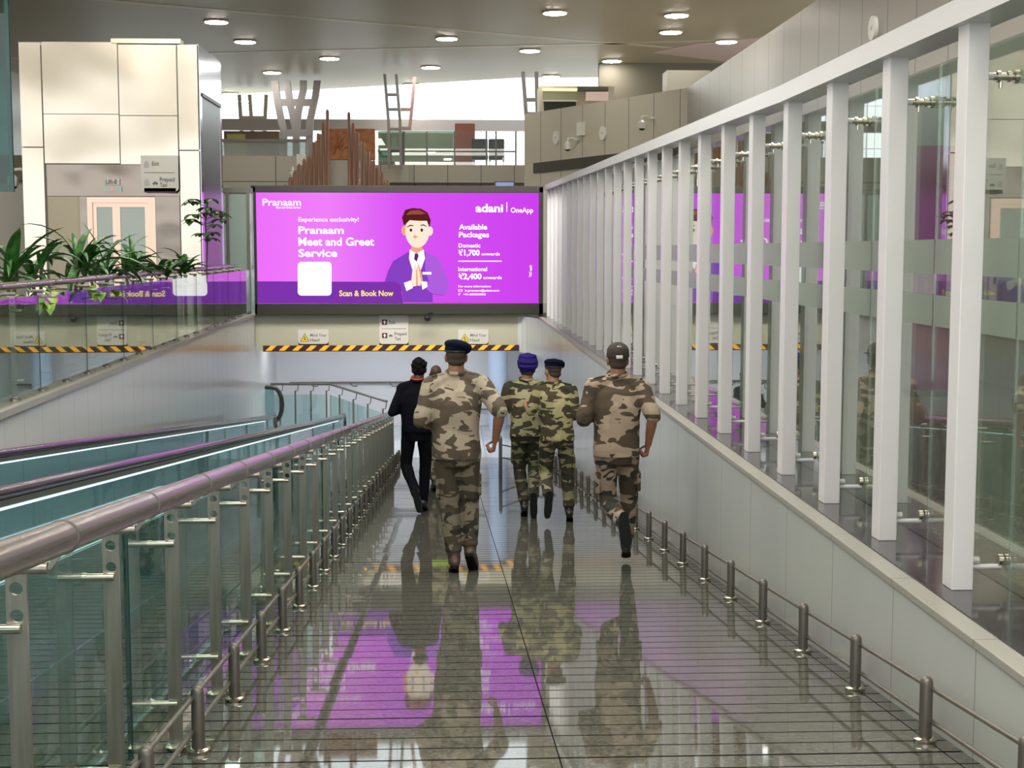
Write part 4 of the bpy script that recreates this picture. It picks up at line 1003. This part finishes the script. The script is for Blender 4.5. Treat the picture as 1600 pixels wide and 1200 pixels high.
def camo(name, base, brown, dark, seed, sc=1.0, t1=.52, t2=.60):
    m = mat(name, base, .85); tc = N(m, 'ShaderNodeTexCoord')
    def layer(prev, col, scale, off, th, st):
        mp = N(m, 'ShaderNodeMapping'); mp.inputs['Location'].default_value = (off, off*.7, off*.3); mp.inputs['Scale'].default_value = st
        n1 = N(m, 'ShaderNodeTexNoise'); n1.inputs['Scale'].default_value = scale; n1.inputs['Detail'].default_value = 1.6; n1.inputs['Roughness'].default_value = .45; n1.inputs['Distortion'].default_value = .7
        g = N(m, 'ShaderNodeMath'); g.operation = 'GREATER_THAN'; g.inputs[1].default_value = th
        mx = N(m, 'ShaderNodeMix'); mx.data_type = 'RGBA'; mx.inputs['B'].default_value = (*col, 1)
        L(m, tc.outputs['Object'], mp.inputs[0]); L(m, mp.outputs[0], n1.inputs['Vector']); L(m, n1.outputs['Fac'], g.inputs[0]); L(m, g.outputs[0], mx.inputs['Factor'])
        if prev is None: mx.inputs['A'].default_value = (*base, 1)
        else: L(m, prev, mx.inputs['A'])
        return mx.outputs['Result']
    p = layer(None, tuple(c*1.18 for c in base), 3.2*sc, seed+9, .55, (1, 1, 1.6))
    p = layer(p, brown, 4.6*sc, seed, t1, (1, 1, 2.1)); p = layer(p, dark, 5.2*sc, seed+31, t2, (1, 1, 2.0))
    L(m, p, bsdf(m).inputs['Base Color'])
    wv = N(m, 'ShaderNodeTexNoise'); wv.inputs['Scale'].default_value = 14; b = N(m, 'ShaderNodeBump'); b.inputs['Strength'].default_value = .35; b.inputs['Distance'].default_value = .015
    L(m, tc.outputs['Object'], wv.inputs['Vector']); L(m, wv.outputs['Fac'], b.inputs['Height']); L(m, b.outputs[0], bsdf(m).inputs['Normal'])
    return m
m_skin = mat('brown skin', (.25, .115, .065), .5); m_skind = mat('dark brown skin', (.10, .045, .028), .5); m_skinf = mat('light brown skin', (.34, .17, .10), .5)
m_hair = mat('black hair', (.004, .004, .005), .8, spec=.15); m_beret = mat('navy beret felt', (.004, .006, .018), .95, spec=.1); m_turban = mat('blue violet turban cloth', (.020, .012, .13), .85, spec=.15)
m_cap2 = mat('dark olive cap cloth', (.030, .026, .020), .85); m_boot = mat('black boot leather', (.014, .014, .014), .35); m_bootb = mat('brown boot leather', (.075, .045, .036), .45)
m_sole = mat('dark rubber sole', (.005, .007, .007), .8, spec=.15); m_blackcl = mat('black cloth', (.0035, .004, .008), .95, spec=.1); m_red = mat('red lanyard', (.55, .03, .02), .6)
m_eye = mat('eye white', (.7, .7, .68), .2); m_hiv = mat('lime high visibility cloth', (.45, .75, .03), .6); m_metalb = mat('buckle metal', (.6, .6, .6), .3, 1)

def hand(bm, wrist, elbow, side, curl=1.25, nrm=None):
    """five-fingered hand continuing the forearm; side +1 right hand; nrm palm normal"""
    w_, e_ = Vector(wrist), Vector(elbow); d = (w_-e_).normalized()
    pn = Vector(nrm) if nrm else Vector((-side, 0, 0)); pn = (pn - d*pn.dot(d)).normalized()
    lat = pn.cross(d).normalized()*side      # towards the thumb... forward
    if lat.y < 0 and abs(lat.y) > .2: lat = -lat
    for k, (o_, ln, cr_) in enumerate(((.030, .082, .95), (.010, .088, 1.0), (-.010, .083, 1.05), (-.029, .068, 1.1))):
        kn = w_ + d*(.088 - abs(k-1)*.004) + lat*o_
        capsule(bm, w_ + d*.012 + lat*o_*.55, kn, .0155, .0125, 10, 3)
        p = kn; ang = curl*cr_*.55; seg = ln
        for q, fr_ in enumerate((.46, .32, .22)):
            dd = d*math.cos(ang) + pn*math.sin(ang); p2 = p + dd*seg*fr_; capsule(bm, p, p2, .0098-.0006*q, .0092-.0006*q, 10, 3); p = p2; ang += curl*cr_*.95
    b0 = w_ + d*.022 + lat*.022; b1 = b0 + (lat*.75 + d*.6 + pn*.35).normalized()*.042; b2 = b1 + (d*.7 + pn*.8 + lat*.05).normalized()*.034; b3 = b2 + (d*.35 + pn*.75 - lat*.6).normalized()*.026
    capsule(bm, b0, b1, .0145, .0115, 10, 3); capsule(bm, b1, b2, .0112, .0105, 10, 3); capsule(bm, b2, b3, .0105, .009, 10, 3)
def lerp(a, b, t): return Vector(a).lerp(Vector(b), t)

def person(loc, label, J, sc=1.0, rot=0.0, skin=m_skin, shirt=None, trouser=None, boot=m_boot, head='beret', sleeve='short', bulk=1.0, hem=.90, group=None, seed=1, extras=(), sock=False):
    t = thing('person', label, 'person', loc, rot=rot); t.scale = (sc, sc, sc)
    g = lambda k: Vector(J[k])
    pel, chest, neck, hd = g('pelvis'), g('chest'), g('neck'), g('head')
    b_ = bulk
    # ---- body: one continuous surface
    bm = B()
    loft(bm, [(pel+Vector((0, 0, -.10)), .12, .09), (pel, .155*b_, .11*b_), (lerp(pel, chest, .4), .135*b_, .10*b_), (chest, .165*b_, .115*b_), (lerp(chest, neck, .6), .15*b_, .09), (neck+Vector((0, 0, -.01)), .07, .06)])
    capsule(bm, neck+Vector((0, -.005, -.04)), hd+Vector((0, -.02, -.05)), .066, .060, 16)
    turn = Matrix.Rotation(J.get('turn', 0), 3, 'Z')
    def hp(x, y, z): return hd + turn @ Vector((x, y, z))
    ball(bm, hp(0, -.012, .035), .078, .098, .088, turn); ball(bm, hp(0, .018, -.02), .066, .078, .095, turn)
    ball(bm, hp(0, .045, -.085), .042, .042, .034, turn)                       # chin
    capsule(bm, hp(0, .092, .012), hp(0, .112, -.028), .010, .016, 10); ball(bm, hp(0, .094, -.057), .026, .012, .007, turn); ball(bm, hp(0, .091, -.070), .021, .012, .008, turn)
    for s in (-1, 1):
        ball(bm, hp(s*.030, .078, .022), .022, .014, .008, turn); ball(bm, hp(s*.045, .062, -.03), .020, .016, .018, turn)
        rr = turn @ Matrix.Rotation(s*-.35, 3, 'Z')
        ball(bm, hp(s*.080, -.005, -.012), .010, .020, .033, rr); capsule(bm, hp(s*.078, .0, -.03), hp(s*.078, -.004, -.04), .009, .009, 8)
    for s, k in ((-1, 'L'), (1, 'R')):
        sh, el, wr, hi, kn, an, toe = (g(k+q) for q in ('sh', 'el', 'wr', 'hip', 'kn', 'an', 'toe'))
        capsule(bm, lerp(neck, sh, .35)+Vector((0, 0, -.02)), sh, .046, .056); capsule(bm, sh, el, .052*b_, .042*b_); capsule(bm, el, lerp(el, wr, .35), .042*b_, .043*b_); capsule(bm, lerp(el, wr, .3), wr, .043*b_, .027)
        hand(bm, wr, el, s, J.get('curl'+k, 1.65), J.get('palm'+k))
        capsule(bm, hi, kn, .082*b_, .055*b_); capsule(bm, kn, lerp(kn, an, .35), .052*b_, .056*b_); capsule(bm, lerp(kn, an, .3), an, .056*b_, .038)
        capsule(bm, an, toe, .036, .026)
    body = obj('body', merge(bm, .0062, 3), skin, t)
    for s in (-1, 1):
        e = B(); ball(e, hp(s*.030, .083, .006), .0115, .0115, .0095); eo = obj('eye', e, m_eye, t, smooth=True)
        e = B(); ball(e, hp(s*.030, .0925, .006), .005, .003, .005); obj('iris', e, m_hair, eo, smooth=True)
    # ---- shirt
    bm = B()
    fl = Vector((0, -.01, 0))
    hz_ = Vector((pel.x, pel.y-.005, hem))
    loft(bm, [(hz_, .188*b_, .150*b_), (hz_+Vector((0, 0, .06)), .186*b_, .150*b_), (lerp(pel, chest, .35)+fl, .178*b_, .142*b_), (lerp(pel, chest, .7)+fl, .186*b_, .148*b_), (chest+fl, .200*b_, .146*b_), (lerp(chest, neck, .45)+fl, .195*b_, .120*b_), (lerp(chest, neck, .8), .115*b_, .082*b_), (neck+Vector((0, 0, .0)), .076, .070)], 28, 2.6)
    for s, k in ((-1, 'L'), (1, 'R')):
        sh, el, wr = g(k+'sh'), g(k+'el'), g(k+'wr')
        capsule(bm, lerp(neck, sh, .22)+Vector((0, 0, -.018)), sh, .062*b_, .075*b_)
        if sleeve == 'short':
            e2 = lerp(sh, el, .92); capsule(bm, sh, e2, .076*b_, .064*b_); c1, c2 = lerp(sh, el, .72), lerp(sh, el, .97)
            capsule(bm, c1, c2, .071*b_, .067*b_, 16, 2)
        elif sleeve == 'rolled':
            capsule(bm, sh, el, .076*b_, .060*b_); capsule(bm, el, lerp(el, wr, .15), .060*b_, .060*b_)
        else:
            capsule(bm, sh, el, .064*b_, .050*b_); capsule(bm, el, lerp(el, wr, .93), .050*b_, .036*b_)
    sm = obj('shirt', merge(bm, .0095, 5, .008 if sleeve != 'long' else .005, 7, seed, (1, 1, .8)), shirt, t)
    # collar
    bm = B(); tube(bm, [neck+Vector((.074*math.cos(a), .072*math.sin(a)-.003, .018+.012*math.sin(a))) for a in [2*PI*k/24 for k in range(25)]], .016, 8); obj('collar', bm, shirt, t, smooth=True)
    if head in ('beret', 'cap', 'turban') and sleeve != 'long':
        for k in ('L', 'R'):
            sh = g(k+'sh'); bm = B(); a = lerp(neck, sh, .5)+Vector((0, -.01, .045)); b = sh+Vector((0, -.01, .068))
            dd = (b-a).normalized(); q = Vector((0, 1, 0))*.028; hexa(bm, [a-q+Vector((0, 0, -.004)), a+q+Vector((0, 0, -.004)), a+q+Vector((0, 0, .008)), a-q+Vector((0, 0, .008))], [b-q+Vector((0, 0, -.004)), b+q+Vector((0, 0, -.004)), b+q+Vector((0, 0, .008)), b-q+Vector((0, 0, .008))])
            obj('epaulette', bm, shirt, t)
    # ---- trousers
    bm = B(); loft(bm, [(pel+Vector((0, 0, -.14)), .13*b_, .12*b_), (pel+Vector((0, 0, -.04)), .175*b_, .142*b_), (pel+Vector((0, 0, .04)), .168*b_, .132*b_), (pel+Vector((0, 0, .12)), .150*b_, .118*b_)], 24)
    for s, k in ((-1, 'L'), (1, 'R')):
        hi, kn, an = g(k+'hip'), g(k+'kn'), g(k+'an')
        lo = .82 if sock is False else 1.02
        capsule(bm, hi, kn, .100*b_ if sleeve != 'long' else .092, .074*b_ if sleeve != 'long' else .072); e2 = lerp(kn, an, lo)
        capsule(bm, kn, lerp(kn, an, .45), .074*b_ if sleeve != 'long' else .071, .070*b_ if sleeve != 'long' else .068); capsule(bm, lerp(kn, an, .4), e2, .070*b_ if sleeve != 'long' else .067, .060 if sleeve != 'long' else .056)
        if sleeve != 'long': ball(bm, e2, .066, .066, .045)
    tr = obj('trousers', merge(bm, .0095, 5, .008, 8, seed+3, (1, 1, .7)), trouser, t)
    if sleeve != 'long':
        for s, k in ((-1, 'L'), (1, 'R')):
            hi, kn = g(k+'hip'), g(k+'kn'); c = lerp(hi, kn, .62)+Vector((s*.078*b_, 0, 0)); bm = B(); box(bm, c.x-.014, c.x+.018, c.y-.06, c.y+.06, c.z-.09, c.z+.08, .012); obj('cargo_pocket', bm, trouser, t, smooth=True)
    # ---- boots
    for s, k in ((-1, 'L'), (1, 'R')):
        kn, an, toe = g(k+'kn'), g(k+'an'), g(k+'toe'); up = (kn-an).normalized(); fw = (toe-an); bm = B()
        capsule(bm, an, lerp(an, kn, .36 if not sock else .25), .050, .060 if not sock else .048); f1 = fw.normalized(); dn_ = (f1.cross(Vector((1, 0, 0)))).normalized()
        if dn_.dot(up) > 0: dn_ = -dn_
        heel = an - f1*.045 + dn_*.035
        capsule(bm, heel, an+dn_*.02, .042, .046); capsule(bm, an, lerp(an, toe, .55), .046, .044); capsule(bm, lerp(an, toe, .5)+dn_*.01, toe+dn_*.005, .045, .038)
        bo = obj('boot', merge(bm, .0085, 3), boot, t)
        bm = B(); sd = dn_.cross(f1).normalized(); rings = []
        for u, wd in ((-.080, .016), (-.066, .032), (0, .033), (.08, .039), (.14, .039), (.18, .028), (.20, .010)):
            for zz in (0,): pass
            c = an + f1*u*fw.length/.19 + dn_*.062; rings.append([c-sd*wd, c+sd*wd, c+sd*wd+dn_*.024, c-sd*wd+dn_*.024])
        vs = [[bm.verts.new(p) for p in r] for r in rings]
        for i in range(len(vs)-1):
            for q in range(4): bm.faces.new((vs[i][q], vs[i][(q+1) % 4], vs[i+1][(q+1) % 4], vs[i+1][q]))
        bm.faces.new(vs[0][::-1]); bm.faces.new(vs[-1]); obj('sole', bm, m_sole, bo)
    # ---- head wear and hair
    def rel(me_or_bm): pass
    if head == 'civil':
        bm = B(); ball(bm, hp(0, -.022, .050), .090, .104, .086, turn); ball(bm, hp(0, -.045, -.01), .080, .072, .07, turn)
        me = merge(bm, .008, 2, .018, 26, seed); obj('hair', me, m_hair, t)
        bm = B(); tube(bm, [neck+Vector((.072*math.cos(a), .068*math.sin(a), .045+.02*math.sin(a))) for a in [2*PI*k/24 for k in range(25)]], .009, 8); tube(bm, [neck+Vector((.05, .075, .06)), neck+Vector((.03, .17, -.1)), neck+Vector((0, .165, -.28))], .008, 6); obj('lanyard', bm, m_red, t, smooth=True)
    else:
        bm = B(); ball(bm, hp(0, -.018, .018), .0815, .098, .075, turn); ball(bm, hp(0, -.045, -.035), .070, .062, .045, turn)
        obj('hair', merge(bm, .008, 2, .003, 40, seed), mat('short cropped hair', (.045, .028, .02), .8), t)
    if head == 'beret':
        tl = J.get('tilt', 1)
        bm = B(); ball(bm, hp(tl*.016, -.01, .085), .112, .120, .045, turn @ Matrix.Rotation(tl*.20, 3, 'Y') @ Matrix.Rotation(-.1, 3, 'X')); ball(bm, hp(0, -.012, .062), .089, .106, .05, turn); ball(bm, hp(tl*.075, -.01, .058), .042, .09, .04, turn)
        obj('beret', merge(bm, .008, 3, .004, 18, seed), m_beret, t)
        bm = B(); tube(bm, [hp(.086*math.cos(a), -.012+.103*math.sin(a), .045) for a in [2*PI*k/28 for k in range(29)]], .0085, 8); obj('beret_band', bm, m_black, t, smooth=True)
        bm = B(); box(bm, -.018, .018, -.003, .003, -.022, .022, .002); o = obj('cap_badge', bm, m_metalb, t); o.location = hp(-.045*tl, .10, .09)
    elif head == 'turban':
        bm = B(); ball(bm, hp(0, -.015, .075), .112, .125, .105, turn); ball(bm, hp(0, -.03, .0), .090, .085, .075, turn); ball(bm, hp(0, .03, .105), .095, .085, .075, turn)
        for k in range(5):
            z = .02+k*.032; rr = .112 - abs(k-1.4)*.009
            tube(bm, [hp(rr*math.cos(a), -.015+(rr+.014)*math.sin(a), z+.025*math.sin(a)*(1 if k % 2 else .3)) for a in [2*PI*q/24 for q in range(25)]], .014, 8)
        obj('turban', merge(bm, .008, 2, .003, 20, seed), m_turban, t)
        bm = B(); ball(bm, hp(0, .075, -.085), .06, .045, .06, turn); ball(bm, hp(0, .05, -.06), .074, .05, .045, turn); obj('beard', merge(bm, .008, 2, .006, 30, seed), m_hair, t)
    elif head == 'cap':
        bm = B(); ball(bm, hp(0, -.012, .062), .092, .108, .082, turn)
        loft(bm, [(hp(0, -.012, .02), .092, .108), (hp(0, -.012, .06), .092, .108)], 24, 2)
        for (u, v) in ((-.05, .05), (0, .06)): pass
        bm2 = bm; obj('cap', merge(bm2, .008, 2, .002, 20, seed), m_cap2, t)
        bm = B(); pts = [(.085*math.sin(a), .085*math.cos(a)*1.0) for a in [R(-70)+R(140)*k/12 for k in range(13)]]; outer = [(.088*math.sin(a), .095+.085*math.cos(a)) for a in [R(-62)+R(124)*k/12 for k in range(13)]]
        poly = [(hp(x, y, 0).x, hp(x, y, 0).y) for x, y in pts + outer[::-1]]; prism(bm, poly, 'z', hd.z+.035, hd.z+.041); obj('peak', bm, m_cap2, t)
        c = hp(0, -.121, .03); bm = B(); box(bm, c.x-.028, c.x+.028, c.y-.004, c.y+.012, c.z-.014, c.z+.014, .004); obj('strap_slot', bm, m_metalb, t)
        bm = B(); prism(bm, [(-.02, 0), (.02, 0), (.0, .018)], 'y', -.004, .004); o = obj('white_triangle', bm, m_paper, t); o.location = hp(.0, -.095, .108); o.rotation_euler = (R(-48), 0, 0)
    return t

def stand(px, py, dy=0):
    p = ground(px, py); return p
BR1, BR2 = (.105, .082, .052), (.072, .056, .038)
c_front = camo('desert camouflage cloth', (.30, .255, .19), (.078, .06, .038), (.06, .046, .03), 3.0, 1.15, .50, .61)
c_frontt = camo('desert camouflage trouser cloth', (.185, .16, .115), (.06, .048, .03), (.022, .02, .015), 13.0, 1.15, .50, .60)
c_sikh = camo('green tan camouflage cloth', (.26, .245, .135), (.036, .028, .014), (.016, .019, .009), 23.0, 1.2, .50, .60)
c_sikht = camo('green tan camouflage trouser cloth', (.15, .145, .085), (.028, .026, .013), (.011, .014, .007), 27.0, 1.3, .47, .57)
c_b2 = camo('yellow green camouflage cloth', (.29, .265, .135), (.042, .032, .015), (.022, .022, .011), 41.0, 1.3, .51, .62)
c_b2t = camo('yellow green camouflage trouser cloth', (.19, .18, .095), (.034, .028, .013), (.011, .015, .008), 45.0, 1.3, .49, .58)
c_r = camo('pinkish sand camouflage cloth', (.31, .24, .175), (.062, .044, .026), (.04, .03, .02), 61.0, 1.15, .52, .63)
c_rt = camo('pinkish sand camouflage trouser cloth', (.25, .19, .14), (.05, .035, .022), (.014, .02, .016), 65.0, 1.15, .50, .58)

J1 = dict(pelvis=(0, 0, .98), chest=(-.01, .03, 1.33), neck=(0, .055, 1.555), head=(0, .085, 1.69), turn=.05, tilt=1,
  Lsh=(-.19, .02, 1.47), Lel=(-.275, -.06, 1.20), Lwr=(-.20, .17, 1.13), Rsh=(.20, .01, 1.475), Rel=(.335, -.17, 1.29), Rwr=(.30, -.07, 1.05),
  Lhip=(-.09, 0, .95), Lkn=(-.055, .04, .52), Lan=(-.02, -.02, .105), Ltoe=(-.03, .15, .045),
  Rhip=(.09, 0, .95), Rkn=(.10, .10, .53), Ran=(.105, .03, .15), Rtoe=(.14, .17, .02))
person(stand(714, 893), 'soldier in desert camouflage and navy beret, nearest the camera in mid-ramp', J1, 1.0, 0, m_skin, c_front, c_frontt, m_bootb, 'beret', 'short', 1.03, .90, seed=1)
J2 = dict(pelvis=(0, 0, 1.0), chest=(-.02, .03, 1.33), neck=(.01, .05, 1.555), head=(.03, .08, 1.70),
  Lsh=(-.17, .02, 1.47), Lel=(-.29, -.08, 1.20), Lwr=(-.17, .14, 1.20), Rsh=(.18, .02, 1.46), Rel=(.24, -.06, 1.18), Rwr=(.20, .18, 1.15),
  Lhip=(-.09, 0, .96), Lkn=(-.13, .04, .55), Lan=(-.01, -.22, .26), Ltoe=(.03, -.25, .07), Rhip=(.09, 0, .96), Rkn=(.10, .08, .55), Ran=(.07, .08, .12), Rtoe=(.09, .27, .06))
person(stand(652, 800), 'person in black long-sleeved top and trousers with a red lanyard, walking away at the left', J2, .99, 0, m_skind, m_blackcl, m_blackcl, m_boot, 'civil', 'long', .98, .96, seed=2, sock=True)
J3 = dict(pelvis=(0, 0, .98), chest=(0, .04, 1.32), neck=(0, .06, 1.54), head=(.02, .09, 1.67),
  Lsh=(-.19, .02, 1.46), Lel=(-.27, .02, 1.21), Lwr=(-.20, .24, 1.2), Rsh=(.19, .02, 1.46), Rel=(.25, -.05, 1.19), Rwr=(.16, .18, 1.14),
  Lhip=(-.09, 0, .95), Lkn=(-.07, .08, .53), Lan=(-.02, -.05, .13), Ltoe=(-.02, .12, .06), Rhip=(.09, 0, .95), Rkn=(.10, .05, .54), Ran=(.07, -.22, .22), Rtoe=(.07, -.26, .04))
person(stand(822, 806), 'soldier with a blue violet turban in green and tan camouflage, running beside the beret wearer', J3, 1.0, 0, m_skin, c_sikh, c_sikht, m_boot, 'turban', 'short', 1.0, .92, seed=3)
J4 = dict(pelvis=(.02, 0, .96), chest=(0, .03, 1.30), neck=(-.02, .05, 1.52), head=(-.03, .075, 1.655), turn=.55, tilt=1,
  Lsh=(-.18, .03, 1.44), Lel=(-.27, .02, 1.22), Lwr=(-.31, .22, 1.25), Rsh=(.17, .0, 1.44), Rel=(.21, -.04, 1.17), Rwr=(.17, .18, 1.10),
  Lhip=(-.08, 0, .93), Lkn=(-.11, .06, .52), Lan=(-.09, -.24, .30), Ltoe=(-.11, -.27, .12), Rhip=(.10, 0, .93), Rkn=(.13, .03, .51), Ran=(.15, .0, .115), Rtoe=(.17, .17, .05))
person(stand(868, 815), 'soldier in yellow green camouflage and navy beret, running right beside the turbaned one', J4, .99, 0, m_skinf, c_b2, c_b2t, m_boot, 'beret', 'short', .98, .90, seed=4)
J5 = dict(pelvis=(0, 0, .97), chest=(.0, .04, 1.31), neck=(.01, .06, 1.535), head=(.015, .085, 1.665),
  Lsh=(-.19, .02, 1.45), Lel=(-.27, -.06, 1.20), Lwr=(-.17, .17, 1.18), Rsh=(.20, .0, 1.45), Rel=(.27, -.14, 1.23), Rwr=(.25, -.03, .99),
  Lhip=(-.09, 0, .94), Lkn=(-.06, .03, .52), Lan=(.01, -.42, .42), Ltoe=(.02, -.50, .25), Rhip=(.09, 0, .94), Rkn=(.12, .14, .54), Ran=(.10, .14, .15), Rtoe=(.12, .32, .08))
person(stand(962, 884), 'soldier in pinkish sand camouflage and dark cap, near the right guard rail, foot lifted', J5, 1.0, 0, m_skin, c_r, c_rt, m_boot, 'cap', 'short', 1.0, .90, seed=5)
J6 = dict(J3); J6['head'] = (0, .09, 1.67); J6['neck'] = (0, .06, 1.54)
p6 = person(stand(682, 768), 'person in camouflage with a lime safety band mostly hidden behind the nearest soldier', J6, 1.0, 0, m_skind, c_sikh, c_frontt, m_boot, 'plain', 'short', 1.0, .95, seed=6)
bm = B(); loft(bm, [((0, -.005, .93), .215, .172), ((0, -.005, 1.0), .21, .17)], 28, 2.6); obj('lime_band', bm, m_hiv, p6, smooth=True)
p7 = person(stand(677, 742), 'distant dark-haired person ahead of the runners, only the head showing beside the red lanyard', J2, .97, 0, m_skind, m_blackcl, m_blackcl, m_boot, 'civil', 'long', .92, .96, seed=7, sock=True)
# scattered label: p7 shares no lanyard in view
for ch in list(p7.children):
    if ch.name.startswith('lanyard'): bpy.data.objects.remove(ch)
